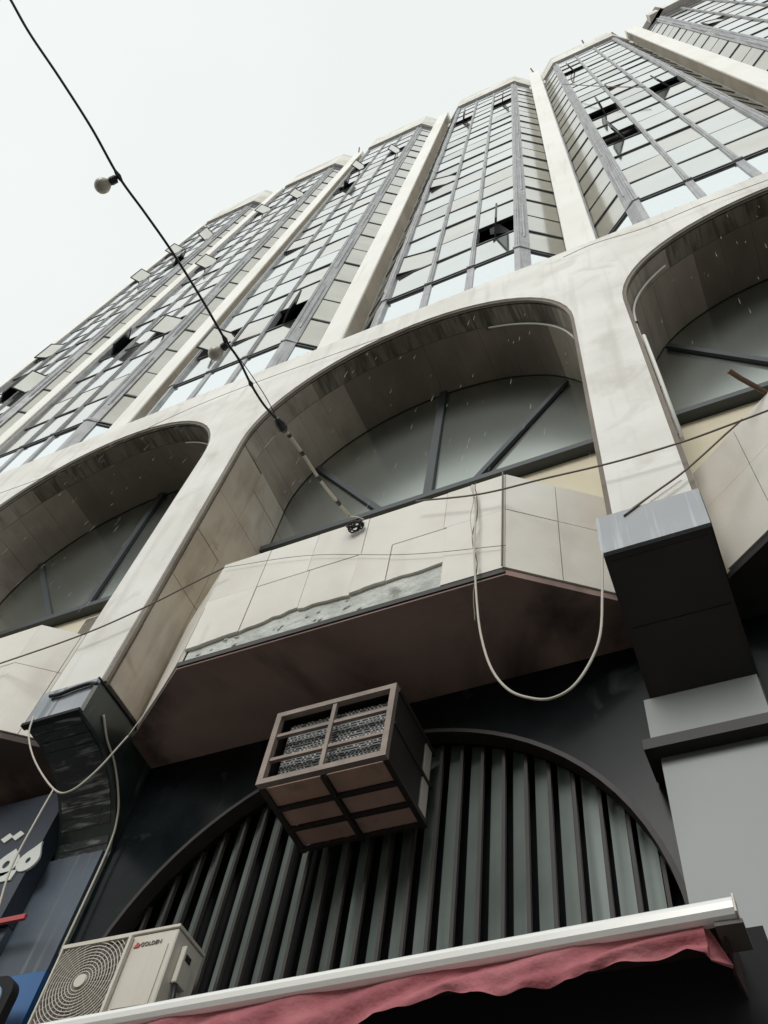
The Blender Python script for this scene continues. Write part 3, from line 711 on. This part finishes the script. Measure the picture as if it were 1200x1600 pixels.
# ------------------------------------------------------------------ weeds along the ledge edge
b = MB(); random.seed(3)
for i in range(1500):
    x = random.uniform(-3.6, 1.7)
    if (math.sin(x * 9) + math.sin(x * 23 + 1)) < random.uniform(-.6, 1.2): continue
    y = random.uniform(1.002, 1.02); h = random.uniform(.004, .014) * (1.8 if random.random() < .06 else 1); w = random.uniform(.002, .005)
    n = len(b.v); b.v += [V(x - w, y, LEDGE), V(x + w, y, LEDGE), V(x + random.uniform(-.008, .008), y - random.uniform(0, .004), LEDGE + h)]
    b.f.append((n, n + 1, n + 2)); b.m.append(0)
b.build('moss', MT['weed'], None, kind='stuff', label='dark moss and weeds along the ledge edge')

# ------------------------------------------------------------------ roof rods
for i, (x, y, z0, z1, dx) in enumerate(((-.055, 1.27, 15.2, 15.6, -.03), (-2.98, 1.27, 15.2, 15.6, -.04), (1.22, 1.3, 15.3, 15.75, -.03), (.75, 1.22, 15.45, 15.7, .0))):
    b = MB(); b.tube([(x, y, z0 - .1), (x + dx, y - .05, z1)], .012, 6)
    tag(b.build('metal_rod', MT['rust']), ('short dark rod on top of the fin beside the window with the torn sheet', 'short dark rod at the far left end of the roof line',
        'short dark rod beside the parapet corner painted brown for shade', 'short dark rod on the white parapet left of the brown corner')[i], 'rod', 'rods on the roof edge')

# ------------------------------------------------------------------ AC security cage
cg = thing('window_cage', (-.78, 1.18, 1.227), 'rusty brown steel cage around an air conditioner, projecting from the dark arch', 'cage')
x0, x1, z0, z1, yf, yb = -.925, -.641, 1.229, 1.433, 1.095, 1.30
def fbar(xa, xb, za, zb_, ya=yf - .004, yb_=yf + .01, m='rustframe', nm='cage_bar'):
    b = MB(); b.box(xa, xb, ya, yb_, za, zb_); return b.build(nm, MT[m], cg)
t = .013
fbar(x0, x1, z1 - t, z1); fbar(x0, x1, z0, z0 + t); fbar(x0, x0 + t, z0 + t, z1 - t); fbar(x1 - t, x1, z0 + t, z1 - t)
xm = (x0 + x1) / 2
fbar(xm - .0045, xm + .0045, z0 + t, z1 - t, yf - .002, yf + .006)
for q in (1, 2):
    z = z0 + (z1 - z0) * q / 3; fbar(x0 + t, xm - .005, z - .004, z + .004, yf + .0, yf + .008); fbar(xm + .005, x1 - t, z - .004, z + .004, yf + .0, yf + .008)
# underside panels and bars
ys = [yf + .012, yf + .075, yf + .135, yb - .01]
for a in range(3):
    for (xa, xb) in ((x0 + .012, xm - .006), (xm + .006, x1 - .012)):
        fbar(xa, xb, z0 + .006, z0 + .010, ys[a] + .006, ys[a + 1] - .006, 'rustpanel', 'bottom_panel')
for a in (1, 2, 3): fbar(x0 + .002, x1 - .002, z0 - .002, z0 + .006, ys[a] - .0042, ys[a] + .0042, 'darksteel', 'bottom_bar')
fbar(xm - .004, xm + .004, z0 - .004, z0 + .0055, yf + .012, yb, 'darksteel', 'bottom_bar')
for xx in (x0, x1 - .012): fbar(xx, xx + .012, z0, z0 + .012, yf + .0105, yb, 'darksteel', 'bottom_bar')
# sides and top
for xx in (x0 + .001, x1 - .006):
    for (za, zb_) in ((z0 + .014, (z0 + z1) / 2 - .004), ((z0 + z1) / 2 + .004, z1 - .012)):
        fbar(xx, xx + .005, za, zb_, yf + .012, yb - .05, 'under', 'side_panel')
        fbar(xx, xx + .005, za, zb_, yb - .042, yb - .012, 'grille', 'side_panel')
    fbar(xx - .002, xx + .008, (z0 + z1) / 2 - .004, (z0 + z1) / 2 + .004, yf + .011, yb, 'darksteel')
    fbar(xx - .002, xx + .008, z1 - .012, z1, yf + .011, yb, 'darksteel')
fbar(x0 + .002, x1 - .002, z1 + .0005, z1 + .004, yf, yb, 'under', 'top_panel')
# caged unit with its perforated front
au = thing('air_conditioner', (xm, 1.16, z0 + .012), 'dark boxy air conditioner with perforated front, inside the rusty cage', 'air conditioner')
b = MB(); b.box(x0 + .022, x1 - .022, 1.122, 1.28, z0 + .012, z1 - .016); b.build('body', MT['darksteel'], au)
b = MB(); random.seed(5)
nr = 22
for r_ in range(nr):
    z = z0 + .018 + (z1 - z0 - .04) * (r_ + .5) / nr
    b.box(x0 + .026, x1 - .03, 1.1175, 1.1215, z - .0028, z + .0012, 0)
b.build('front_louvre', MT['fingrey'], au)
b = MB()
for r_ in range(nr):
    z = z0 + .018 + (z1 - z0 - .04) * (r_ + .5) / nr
    for c_ in range(26):
        if random.random() < .25: continue
        x = x0 + .030 + c_ * .0088 + (r_ % 2) * .003
        l_ = random.uniform(.0022, .0045)
        b.box(x, x + l_, 1.1165, 1.1185, z + .0012, z + random.uniform(.0020, .0032), 0)
b.build('perforations', MT['glint'], au, kind='stuff')

# ------------------------------------------------------------------ white outdoor AC unit (lower left)
def outdoor_unit(x0, x1, z0, z1, yf, yb, label, full=True):
    ac = thing('air_conditioner', ((x0 + x1) / 2, (yf + yb) / 2, z0), label, 'air conditioner')
    b = MB(); b.box(x0, x1, yf, yb, z0, z1); b.build('body', MT['acwhite'], ac, bevel=.0022)
    b = MB(); b.box(x0 - .002, x1 + .002, yf - .003, yb + .002, z1 + .0008, z1 + .008); b.build('lid', MT['acwhite'], ac, bevel=.001)
    gx0, gx1, gz0, gz1 = x0 + .012, x0 + (x1 - x0) * .615, z0 + .020, z1 - .007
    b = MB(); b.box(gx0, gx1, yf - .0015, yf - .0006, gz0, gz1); b.build('fan_recess', MT['acdark'], ac)
    fr = MB()
    fr.box(gx0 - .004, gx1 + .004, yf - .010, yf - .0018, gz0 - .006, gz0 - .0005); fr.box(gx1, gx1 + .006, yf - .010, yf - .0018, gz0, gz1)
    fr.box(gx0 - .004, gx0, yf - .010, yf - .0018, gz0, gz1); fr.box(gx0 - .004, gx1 + .006, yf - .010, yf - .0018, gz1, gz1 + .003)
    fr.build('fan_guard_frame', MT['acwhite'], ac)
    cx, cz = (gx0 + gx1) / 2, (gz0 + gz1) / 2
    gb = MB(); rmax = math.hypot(gx1 - cx, gz1 - cz); n = 17
    for i in range(2, n + 1):
        r = rmax * i / n; seg = 72
        for q in range(seg):
            t0, t1 = 2 * math.pi * q / seg, 2 * math.pi * (q + 1) / seg
            pa = (cx + r * math.cos(t0), cz + r * math.sin(t0)); pb = (cx + r * math.cos(t1), cz + r * math.sin(t1))
            if all(gx0 <= p[0] <= gx1 and gz0 <= p[1] <= gz1 for p in (pa, pb)):
                gb.bar((pa[0], yf - .0075, pa[1]), (pb[0], yf - .0075, pb[1]), .0014, .0014)
    for q in range(28):
        t0 = 2 * math.pi * (q + .5) / 28; r = .012
        c_, s_ = math.cos(t0), math.sin(t0)
        k = min((gx1 - cx) / max(abs(c_), 1e-6), (gz1 - cz) / max(abs(s_), 1e-6))
        gb.bar((cx + c_ * r, yf - .0055, cz + s_ * r), (cx + c_ * k, yf - .0055, cz + s_ * k), .0009, .001)
    gb.build('fan_grille', MT['grille'], ac)
    hb = MB(); hb.tube([(cx, yf - .0105, cz), (cx, yf - .003, cz)], .0125, 20); hb.build('grille_hub', MT['acwhite'], ac)
    # fan blades behind
    fb = MB()
    for q in range(3):
        t0 = 2 * math.pi * q / 3 + .3
        fb.quad([(cx + .01 * math.cos(t0), yf - .003, cz + .01 * math.sin(t0)), (cx + .058 * math.cos(t0 - .3), yf - .0045, cz + .058 * math.sin(t0 - .3)),
                 (cx + .062 * math.cos(t0 + .5), yf - .0022, cz + .062 * math.sin(t0 + .5)), (cx + .01 * math.cos(t0 + 1.2), yf - .0022, cz + .01 * math.sin(t0 + 1.2))])
    fb.build('fan_blades', MT['acdark'], ac)
    if full:
        b = MB(); b.box(gx1 + .014, x1 - .012, yf - .0045, yf - .001, z0 + .022, z0 + .031); b.build('handle_ridge', MT['acwhite'], ac, bevel=.001)
        b = MB(); b.box(gx1 + .014, x1 - .012, yf - .002, yf - .0006, z0 + .034, z1 - .03); b.build('front_panel', MT['acwhite'], ac)
        b = MB(); b.box(x1 + .0008, x1 + .012, yf + .022, yf + .055, z0 + .085, z1 - .022); cv = b.build('valve_cover', MT['acwhite'], ac, bevel=.0015)
        b = MB(); b.box(x1 + .0122, x1 + .013, yf + .028, yf + .045, z1 - .048, z1 - .036); b.build('cover_slot', MT['black'], cv)
        b = MB(); b.tube([(x1 + .007, yf + .03, z0 + .088), (x1 + .012, yf + .03, z0 + .06), (x1 + .010, yf + .034, z0 + .01), (x1 + .008, yf + .05, z0 - .05)], .0042, 8)
        b.build('drain_hose', MT['cableblack'], ac, smooth=True)
        b = MB(); b.box(gx0 + .02, gx1 - .02, yf + .0, yf + .03, z0 - .012, z0 - .0008); b.build('foot', MT['dark'], ac)
        b = MB(); b.box(x1 - .05, x1 - .03, yf + .0, yf + .08, z0 - .012, z0 - .0008); b.build('foot', MT['dark'], ac)
        # lettering
        cu = bpy.data.curves.new('t', 'FONT'); cu.body = 'GOLDEN'; cu.size = .0115 * S; cu.extrude = .0006 * S
        to = bpy.data.objects.new('t', cu); sc.collection.objects.link(to)
        dg = bpy.context.evaluated_depsgraph_get(); me = bpy.data.meshes.new_from_object(to.evaluated_get(dg)); bpy.data.objects.remove(to)
        lo = bpy.data.objects.new('lettering', me); me.materials.clear(); me.materials.append(MT['logogrey']); sc.collection.objects.link(lo)
        lo.rotation_euler = (math.pi / 2, 0, 0); lo.location = V(gx1 + .027, yf - .0012, z1 - .026); attach(lo, ac)
        b = MB(); b.prism_y([(gx1 + .012, z1 - .027), (gx1 + .024, z1 - .027), (gx1 + .026, z1 - .021), (gx1 + .018, z1 - .016), (gx1 + .016, z1 - .021)], yf - .002, yf - .0006)
        b.build('logo', MT['red'], ac)
        b = MB(); b.box(gx1 + .027, x1 - .028, yf - .0018, yf - .0006, z1 - .0315, z1 - .0300); b.build('logo_underline', MT['dark'], ac)
    return ac
outdoor_unit(-1.330, -1.062, .815, .992, 1.17, 1.26, 'cream outdoor air conditioner with round fan grille above the awning bar', True)
outdoor_unit(-2.03, -1.77, 2.20, 2.42, 1.24, 1.33, 'dark grilled air conditioner half hidden behind the left column balcony', False)

# ------------------------------------------------------------------ awning
aw = thing('awning', (-.62, 1.0, .70), 'retracted faded red awning with white front bar across the shop front', 'awning')
A, B_ = Vector((-1.30, 1.035, .727)), Vector((-.0785, .980, .7135))
ax = (B_ - A).normalized()
prof = [(-.006, .0135), (.004, .014), (.0085, .009), (.0115, .0075), (.0135, .002), (.0125, -.006), (.008, -.0115), (.0, -.0135), (-.010, -.012), (-.012, .0)]
b = MB(); n = len(b.v)
for p in (A, B_):
    for (u, w_) in prof: b.v.append(V(p.x, p.y - u, p.z + w_))
k = len(prof)
b.f.append(tuple(range(k))); b.f.append(tuple(range(2 * k - 1, k - 1, -1))); b.m += [0, 0]
for i in range(k): b.f.append((i, (i + 1) % k, k + (i + 1) % k, k + i)); b.m.append(0)
b.build('front_bar', MT['barwhite'], aw)
b = MB(); b.box(-.105, -.073, .978, 1.03, .694, .6995); b.build('bar_foot', MT['acdark'], aw)
b = MB(); b.box(-.0783, -.0760, .968, .990, .7025, .7260); b.build('end_cap', MT['grille'], aw)
# valance
lowpts = [(-1.30, .64), (-1.05, .655), (-.80, .652), (-.70, .650), (-.63, .640), (-.565, .656), (-.50, .664), (-.443, .674), (-.375, .661), (-.31, .661), (-.23, .675), (-.14, .676), (-.118, .664)]
def lowz(x):
    for (xa, za), (xb, zb_) in zip(lowpts[:-1], lowpts[1:]):
        if xa <= x <= xb: return za + (zb_ - za) * (x - xa) / (xb - xa)
    return lowpts[-1][1]
b = MB(); NX, NZ = 300, 10; base = 0; random.seed(11)
for i in range(NX + 1):
    x = -1.30 + (1.30 - .118) * i / NX; y0 = A.y + (B_.y - A.y) * (x - A.x) / (B_.x - A.x)
    zt = .7035 + .0 * x + (A.z - .727) ; zt = .703 + (.727 - .7135) * (-.0785 - x) / 1.22
    for jn in range(NZ + 1):
        v = jn / NZ; z = zt + (lowz(x) - zt) * v + .0018 * math.sin(x * 61 + v * 3) * v
        yy = y0 + v * (.005 * math.sin(x * 23 + 2.5 * math.sin(x * 9) + v) + .0025 * math.sin(x * 71 + 3 * math.sin(x * 17) + 3 * v)) + .003 * math.sin(v * 9 + x * 31) + .006 * math.exp(-((math.fmod(x * 3.1 + 9 + v * .5, 1) - .5) ** 2) * 60) * v
        nv = mnoise.noise((x * 14, v * 1.2, 0)); n2 = abs(mnoise.noise((x * 30 + v * 4, v * 2.5, 5)))
        yy += (.006 * nv + .006 * n2) * (.25 + v); z += .002 * mnoise.noise((x * 40, v * 3, 9)) * v
        b.v.append(V(x, yy, z))
for i in range(NX):
    for jn in range(NZ):
        a = i * (NZ + 1) + jn; b.f.append((a, a + NZ + 1, a + NZ + 2, a + 1)); b.m.append(0)
b.build('valance', MT['cloth'], aw, smooth=True)
b = MB(); b.hexa([(-.140, .986, .704), (-.118, .984, .712), (-.098, 1.02, .672), (-.118, .992, .664)], [(-.140, .989, .704), (-.118, .987, .712), (-.100, 1.024, .671), (-.118, .995, .664)])
b.build('valance_corner', MT['cloth'], aw)
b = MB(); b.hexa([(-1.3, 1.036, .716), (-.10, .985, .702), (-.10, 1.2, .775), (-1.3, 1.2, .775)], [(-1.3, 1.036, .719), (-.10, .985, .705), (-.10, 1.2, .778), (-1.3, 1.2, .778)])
b.build('canopy', MT['shadedcloth'], aw)
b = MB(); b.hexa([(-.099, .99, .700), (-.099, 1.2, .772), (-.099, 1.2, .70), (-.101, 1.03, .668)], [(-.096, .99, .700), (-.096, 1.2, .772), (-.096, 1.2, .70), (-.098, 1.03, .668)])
b.build('side_flap', MT['shadedcloth'], aw)
b = MB(); b.box(-1.35, -.06, 1.10, 1.2, .60, .772); b.build('roller_box', MT['black'], aw)

# ------------------------------------------------------------------ shop sign on the left
sg_ = thing('shop_sign', (-1.95, 1.24, 1.12), 'dark navy shop sign with white Arabic lettering left of the curved bracket', 'sign')
b = MB(); b.box(-2.6, -1.597, 1.205, 1.255, 1.135, 1.50); b.build('sign_panel', MT['navy'], sg_)
SY = 1.2
def letter(polys, m='white', nm='letter'):
    b = MB()
    for poly in polys: b.prism_y(poly, SY + .0015, SY + .0065)
    b.build(nm, MT[m], sg_)
def ring(cx, cz, rx, rz, ix, iz, tipx, tipz, n=20):
    """letter loop: a pointed teardrop with a small hole, made of quads"""
    out = []; inn = []
    for i in range(n):
        t = 2 * math.pi * i / n; ox, oz = cx + rx * math.cos(t), cz + rz * math.sin(t)
        w_ = max(0, math.cos(t - math.atan2(tipz - cz, tipx - cx))) ** 6
        ox += (tipx - ox) * w_; oz += (tipz - oz) * w_
        out.append((ox, oz)); inn.append((cx + ix * math.cos(t), cz + iz * math.sin(t)))
    return [[out[i], out[(i + 1) % n], inn[(i + 1) % n], inn[i]] for i in range(n)]
letter(ring(-1.606, 1.283, .032, .030, .007, .008, -1.592, 1.335))
letter(ring(-1.672, 1.285, .036, .034, .010, .011, -1.668, 1.330) + [[(-1.80, 1.235), (-1.63, 1.235), (-1.625, 1.262), (-1.80, 1.262)]])
letter(ring(-1.80, 1.28, .05, .045, .015, .015, -1.79, 1.34))
for (dx) in (0, .034):
    c_ = (-1.722 + dx, 1.372); letter([[(c_[0] - .019, c_[1]), (c_[0], c_[1] - .014), (c_[0] + .019, c_[1] + .002), (c_[0], c_[1] + .015)]], nm='letter_dot')
b = MB(); b.box(-2.6, -1.515, 1.196, 1.203, 1.112, 1.124); b.build('red_strip', MT['red'], sg_)
b = MB(); b.box(-2.6, -1.597, 1.235, 1.262, .3, 1.133); b.build('lower_sheet', MT['bluesteel'], sg_)
# light box with a rounded corner below
lb = thing('light_box', (-1.75, 1.17, .3), 'blue and white light box with black rounded frame at the bottom left', 'sign')
def rounded(x1, z1, r, x0, z0, n=8):
    return [(x0, z0), (x1, z0)] + [(x1 - r + r * math.cos(math.pi / 2 * i / n), z1 - r + r * math.sin(math.pi / 2 * i / n)) for i in range(n + 1)] + [(x0, z1)]
b = MB(); b.prism_y(rounded(-1.425, .965, .04, -2.3, .3), 1.18, 1.20); b.build('frame', MT['black'], lb)
b = MB(); b.prism_y(rounded(-1.443, .947, .035, -2.3, .3), 1.176, 1.1795); b.build('white_border', MT['paleblue'], lb)
b = MB(); b.prism_y(rounded(-1.462, .928, .03, -2.3, .3), 1.172, 1.1755); b.build('blue_face', MT['blue'], lb)

# ------------------------------------------------------------------ conduits in the arches
def conduit(pts, r, label, m='pipe', clips=()):
    t = thing('conduit', pts[-1], label, 'pipe')
    b = MB(); b.tube(pts, r, 8); b.build('pipe', MT[m], t, smooth=True)
    for (x, y, z) in clips:
        b = MB(); b.box(x - .009, x + .009, y - .009, y + .009, z - .003, z + .003); b.build('clip', MT['rust'], t)
def arcp(cx, r, a0, a1, y, n=14):
    return [(cx - r * math.cos(math.radians(a0 + (a1 - a0) * i / n)), y, SPR + r * math.sin(math.radians(a0 + (a1 - a0) * i / n))) for i in range(n + 1)]
cx1 = BCX + P
conduit(arcp(cx1, R - .018, 42, 4, 1.075) + [(cx1 - R + .014, 1.075, 2.9), (cx1 - R + .014, 1.07, 2.72)], .0042, 'white conduit bending along the top of the right arch above the straight pipe', clips=[(cx1 - R + .014, 1.075, 2.93)])
conduit([(cx1 - R + .022, 1.050, 2.74), (cx1 - R + .022, 1.046, 2.40), (cx1 - R + .020, 1.044, 2.0)], .0062, 'straight white conduit down the left side of the right arch', clips=[(cx1 - R + .014, 1.05, 2.32), (cx1 - R + .012, 1.048, 2.02)])
conduit(arcp(BCX, R - .02, 118, 172, 1.10), .0036, 'thin white conduit curving round the top right of the middle arch', clips=[arcp(BCX, R - .02, 118, 172, 1.10)[0]])
conduit([(BCX + R - .014, 1.10, 2.98), (BCX + R - .018, 1.1, 2.7), (BCX + R - .010, 1.1, 2.52), (BCX + R - .02, 1.1, 2.50)], .0016, 'hair-thin wire hanging at the right jamb of the middle arch')
conduit(arcp(BCX - P, R - .02, 120, 160, 1.10, 8), .0028, 'thin white conduit at the top right of the left arch')
b = MB(); b.bar((.225, 1.0, 2.035), (.185, .88, 1.90), .012, .012, side=(0, 0, 1)); b.tube([(.27, 1.0, 2.022), (.20, .93, 1.96)], .006, 6)
b = MB(); b.tube([(.262, 1.01, 2.024), (.215, .955, 2.030), (.196, .93, 2.034)], .0065, 6)
tag(b.build('metal_rod', MT['rust']), 'rusty rod sticking out from the top of the right balcony', 'rod')

# ------------------------------------------------------------------ cables
def spl(pts, n=8):
    pts = [Vector(p) for p in pts]; out = []
    q = [pts[0] * 2 - pts[1]] + pts + [pts[-1] * 2 - pts[-2]]
    for i in range(1, len(q) - 2):
        for k in range(n):
            t = k / n; a, b_, c, d = q[i - 1], q[i], q[i + 1], q[i + 2]
            out.append(.5 * ((2 * b_) + (c - a) * t + (2 * a - 5 * b_ + 4 * c - d) * t * t + (3 * b_ - a - 3 * c + d) * t ** 3))
    out.append(pts[-1]); return out
def cable(pts, r, m, label, n=8, jit=0):
    p = spl(pts, n)
    if jit: p = [q + Vector((random.uniform(-jit, jit), 0, random.uniform(-jit, jit))) for q in p]
    b = MB(); b.tube(p, r, 6)
    return tag(b.build('cable', MT[m], smooth=True), label, 'cable', 'loose cables on the facade')
W = {}
def ray(px, py): 
    c = ((px - 600) / 1410, (py - 800) / 1410, 1)
    return Vector([sum(M[r][i] * c[i] for i in range(3)) for r in range(3)])
def at_y(px, py, y): d = ray(px, py); return tuple(d * (y / d.y))
def at_z(px, py, z): d = ray(px, py); return tuple(d * (z / d.z))
# string-light cable from the balcony out over the street
hang = [at_y(546, 806, .985), at_z(505, 757, 1.97), at_z(470, 705, 1.94), at_z(444, 670, 1.92)]
b = MB(); b.tube(spl(hang), .0040, 6); tag(b.build('cable', MT['cablewhite'], smooth=True), 'white taped cable rising from the coil on the middle balcony to a black connector', 'cable')
for (px, py, z) in ((546, 806, 1.99), (516, 776, 1.975), (488, 734, 1.955), (461, 695, 1.935)):
    c_ = Vector(at_z(px, py, z)); 
for i in (3, 9, 15, 21):
    pp = spl(hang); 
    tp = MB(); tp.tube([tuple(pp[min(i, len(pp) - 1)]), tuple(pp[min(i + 1, len(pp) - 1)])], .0056, 6)
    tag(tp.build('tape', MT['cableblack']), {3: 'lowest black tape band on the white cable above the coil', 9: 'second black tape band up the white cable from the coil', 15: 'third black tape band up the white cable from the coil', 21: 'black tape band just below the black plug connector'}[i], 'tape', 'tape bands on the white cable')
b = MB(); b.tube([at_z(446, 675, 1.921), at_z(443, 670, 1.92), at_z(437, 661, 1.918), at_z(432, 654, 1.916)], [.006, .012, .012, .007], 8)
tag(b.build('connector', MT['cableblack']), 'black plug connector joining white and black cable in front of the middle arch', 'connector')
main = [at_z(434, 657, 1.917), at_z(412, 632, 1.915), at_z(392, 600, 1.91), at_z(372, 560, 1.905), at_z(352, 531, 1.90), at_z(312, 462, 1.90), at_z(268, 392, 1.91), at_z(226, 332, 1.93), at_z(185, 275, 1.95), at_z(143, 200, 1.98), at_z(92, 120, 2.02), at_z(45, 50, 2.06), at_z(5, -20, 2.10), at_z(-60, -120, 2.16)]
b = MB(); b.tube(spl(main), .0030, 6); tag(b.build('cable', MT['cableblack'], smooth=True), 'long black string-light cable crossing the sky from the top left corner', 'cable')
b = MB(); b.tube(spl([at_z(434, 657, 1.917), at_z(415, 620, 1.92), at_z(385, 575, 1.915), at_z(352, 531, 1.90)]), .0011, 5)
tag(b.build('cable', MT['cableblack'], smooth=True), 'hair-thin slack wire beside the black string-light cable', 'cable')
for i in (28, 40):
    pass
pp = spl(main)
for i, lb_ in ((16, 'tape knot on the black cable over the lowest bright window row'), (32, 'tape knot on the black cable where the lower bulb hangs'), (64, 'tape knot on the black cable where the upper bulb hangs')):
    b = MB(); b.tube([tuple(pp[i - 1]), tuple(pp[i]), tuple(pp[i + 1])], [.0032, .0062, .0032], 6)
    tag(b.build('tape', MT['cableblack']), lb_, 'tape')
def bulb(p_hook, px, py, z, label):
    c = Vector(at_z(px, py, z)); h = Vector(p_hook)
    d = (h - c).normalized()
    t = thing('light_bulb', tuple(c), label, 'light bulb', 'bulbs on the string-light cable')
    b = MB(); R_ = .0175; ringn = 12
    prof = [(-1.0, .02), (-.92, .38), (-.7, .72), (-.35, .94), (0, 1.0), (.35, .93), (.65, .74), (.9, .52), (1.1, .42)]
    b.tube([tuple(c + d * (a * R_)) for a, _ in prof], [max(.0004, q * R_) for _, q in prof], 18); b.build('globe', MT['bulb'], t, smooth=True)
    b = MB(); b.tube([tuple(c + d * R_ * a) for a in (1.05, 1.2, 1.9, 2.0)], [.0075, .0095, .0090, .005], 12); b.build('socket', MT['cableblack'], t)
    b = MB(); b.tube([tuple(c + d * R_ * 1.9), tuple(c + d * R_ * 2.5), tuple(h)], .0018, 6); b.build('lead', MT['cableblack'], t)
bulb(at_z(186, 277, 1.95), 160, 290, 1.94, 'round opal bulb against the white sky at upper left')
bulb(at_z(356, 537, 1.90), 337, 552, 1.89, 'round opal bulb in front of the mirrored window bays')
# coil on the balcony
ct = MB(); random.seed(2); c0 = Vector(at_y(556, 823, .985))
pts = []
for i in range(90):
    t_ = i / 90 * 2 * math.pi * 5; rr = .018 + .005 * math.sin(i * .7)
    pts.append((c0.x + rr * math.cos(t_), c0.y - .004 + .010 * math.sin(t_ * 1.3), c0.z + rr * .6 * math.sin(t_) + .004 * math.sin(i)))
ct.tube(pts, .0022, 5)
tag(ct.build('cable_coil', MT['cableblack'], smooth=True), 'tangled dark coil of cable on the top edge of the middle balcony', 'cable')
cable([at_y(545, 808, .985), at_y(556, 808, .985), at_y(568, 812, .99)], .003, 'cablewhite', 'short white cable lying along the middle balcony top edge beside the coil')
# loop
lp = [(738, 758), (743, 800), (741, 860), (745, 940), (752, 995), (768, 1045), (795, 1078), (830, 1091), (862, 1091), (895, 1073), (922, 1035), (938, 990), (941, 930), (941, 862)]
cable([at_y(x, y, .972) for x, y in lp], .0025, 'cablewhite', 'thick white cable hanging in a long loop below the middle balcony')
cable([at_y(x, y, .98) for x, y in [(742, 756), (746, 800), (738, 840), (745, 880), (740, 925), (742, 972)]], .0014, 'cablebrown', 'thin frayed wire twisted beside the white loop cable', 6, .001)
cable([at_y(x, y, .976) for x, y in [(735, 760), (740, 780), (735, 810), (740, 850)]], .0011, 'cablewhite', 'short pale cable hanging from the balcony top next to the loop')
cable([at_y(x, y, .97) for x, y in [(-30, 1047), (120, 995), (220, 952), (300, 912), (350, 887)]], .0022, 'cablebrown', 'thin brown wire running across the left column to the balcony corner')
cable([at_y(x, y, .99) for x, y in [(350, 887), (480, 868), (640, 866), (790, 852)]], .0008, 'cablebrown', 'hair-thin wire lying across the slabs of the middle balcony')
cable([at_y(x, y, .965) for x, y in [(650, 783), (750, 772), (850, 748), (960, 722), (1065, 691), (1140, 664), (1230, 630)]], .0024, 'cablebrown', 'brown wire running across the right column from the middle balcony')
cable([at_y(x, y, .98) for x, y in [(975, 806), (1020, 772), (1062, 742), (1095, 714), (1130, 682), (1160, 655)]], .0024, 'cablebrown', 'twisted wire slanting up from the grey bracket to the right balcony')
cable([at_y(x, y, .99) for x, y in [(980, 800), (1025, 768), (1062, 742)]], .0018, 'cablebrown', 'short second strand of wire above the grey bracket')
cable([at_y(x, y, .985) for x, y in [(-20, 778), (120, 725), (260, 655), (380, 605), (560, 540), (640, 512)]], .0011, 'cablebrown', 'hair-thin wire along the white ledge above the left arch')
cable([at_y(x, y, .985) for x, y in [(880, 402), (930, 380), (1010, 355), (1100, 318), (1230, 270)]], .0012, 'cablebrown', 'hair-thin wire along the ledge above the right arch')
cable([at_y(x, y, .965) for x, y in [(52, 1120), (45, 1150), (55, 1190), (84, 1233), (110, 1236), (150, 1205), (200, 1150)]], .0022, 'cablewhite', 'thin pale wire looped under the curved bracket')
cable([at_y(x, y, .965) for x, y in [(200, 1150), (240, 1095), (280, 1030), (320, 950)]], .0012, 'cablewhite', 'thin pale wire climbing across the left column reveal')
cable([at_y(x, y, .965) for x, y in [(84, 1233), (60, 1275), (20, 1350), (0, 1410), (-10, 1450)]], .0020, 'cablewhite', 'pale cable hanging down in front of the Arabic sign')
cable([at_y(x, y, .982) for x, y in [(78, 1088), (95, 1084), (115, 1076), (140, 1068), (152, 1068)]], .0052, 'cableblack', 'dark bundled cable lying on top of the curved bracket')
cable([(-1.428, .99, 1.622), (-1.426, 1.06, 1.624), (-1.426, 1.14, 1.625), (-1.426, 1.20, 1.62), (-1.425, 1.25, 1.60)], .004, 'cableblack', 'black cable along the top of the marble bracket side')
cable([(-1.424, 1.055, 1.555), (-1.424, 1.10, 1.515), (-1.424, 1.15, 1.49), (-1.424, 1.20, 1.445), (-1.424, 1.235, 1.39), (-1.424, 1.25, 1.30), (-1.424, 1.25, 1.05)], .0028, 'cablewhite', 'pale cable following the curved edge of the marble bracket')
cable([at_y(x, y, 1.10) for x, y in [(396, 703), (410, 702), (430, 680), (455, 652), (470, 636)]], .003, 'cablewhite', 'short pale rod-like cable under the left side of the middle arch')
cable([(-.42, 1.165, 5.6), (-.1, 1.2, 6.1), (.2, 1.13, 10.9), (.55, 1.11, 8.9), (.75, 1.13, 8.2)][2:], .004, 'cablebrown', 'slack wire drooping across the bay right of the tallest fin')
b = MB(); b.tube([(-.375, .990, 2.018), (-.375, .992, 1.60)], .0022, 5)
tag(b.build('cable', MT['cablebrown']), 'dark wire down the right front corner of the middle balcony', 'cable')
b = MB(); b.tube([(-.195, 1.09, 1.50), (-.165, .985, 1.535)], .002, 5)

# ------------------------------------------------------------------ falling rain, drawn out into long blur streaks
b = MB(); random.seed(21)
for i in range(300):
    x = random.uniform(-2.2, .9); y = random.uniform(.45, .97); z = random.uniform(1.9, 3.7) * y / .97 
    r = random.uniform(.00016, .00028); l_ = random.uniform(.014, .034)
    b.tube([(x, y, z), (x + l_ * .04, y, z + l_ * .3), (x + l_ * .1, y, z + l_)], [r * .5, r, r * .3], 4, cap=True)
b.build('rain', MT['rainstreak'], None, kind='stuff', label='falling rain drawn out into blur streaks in front of the arches')
sc.render.resolution_x = 768; sc.render.resolution_y = 1024
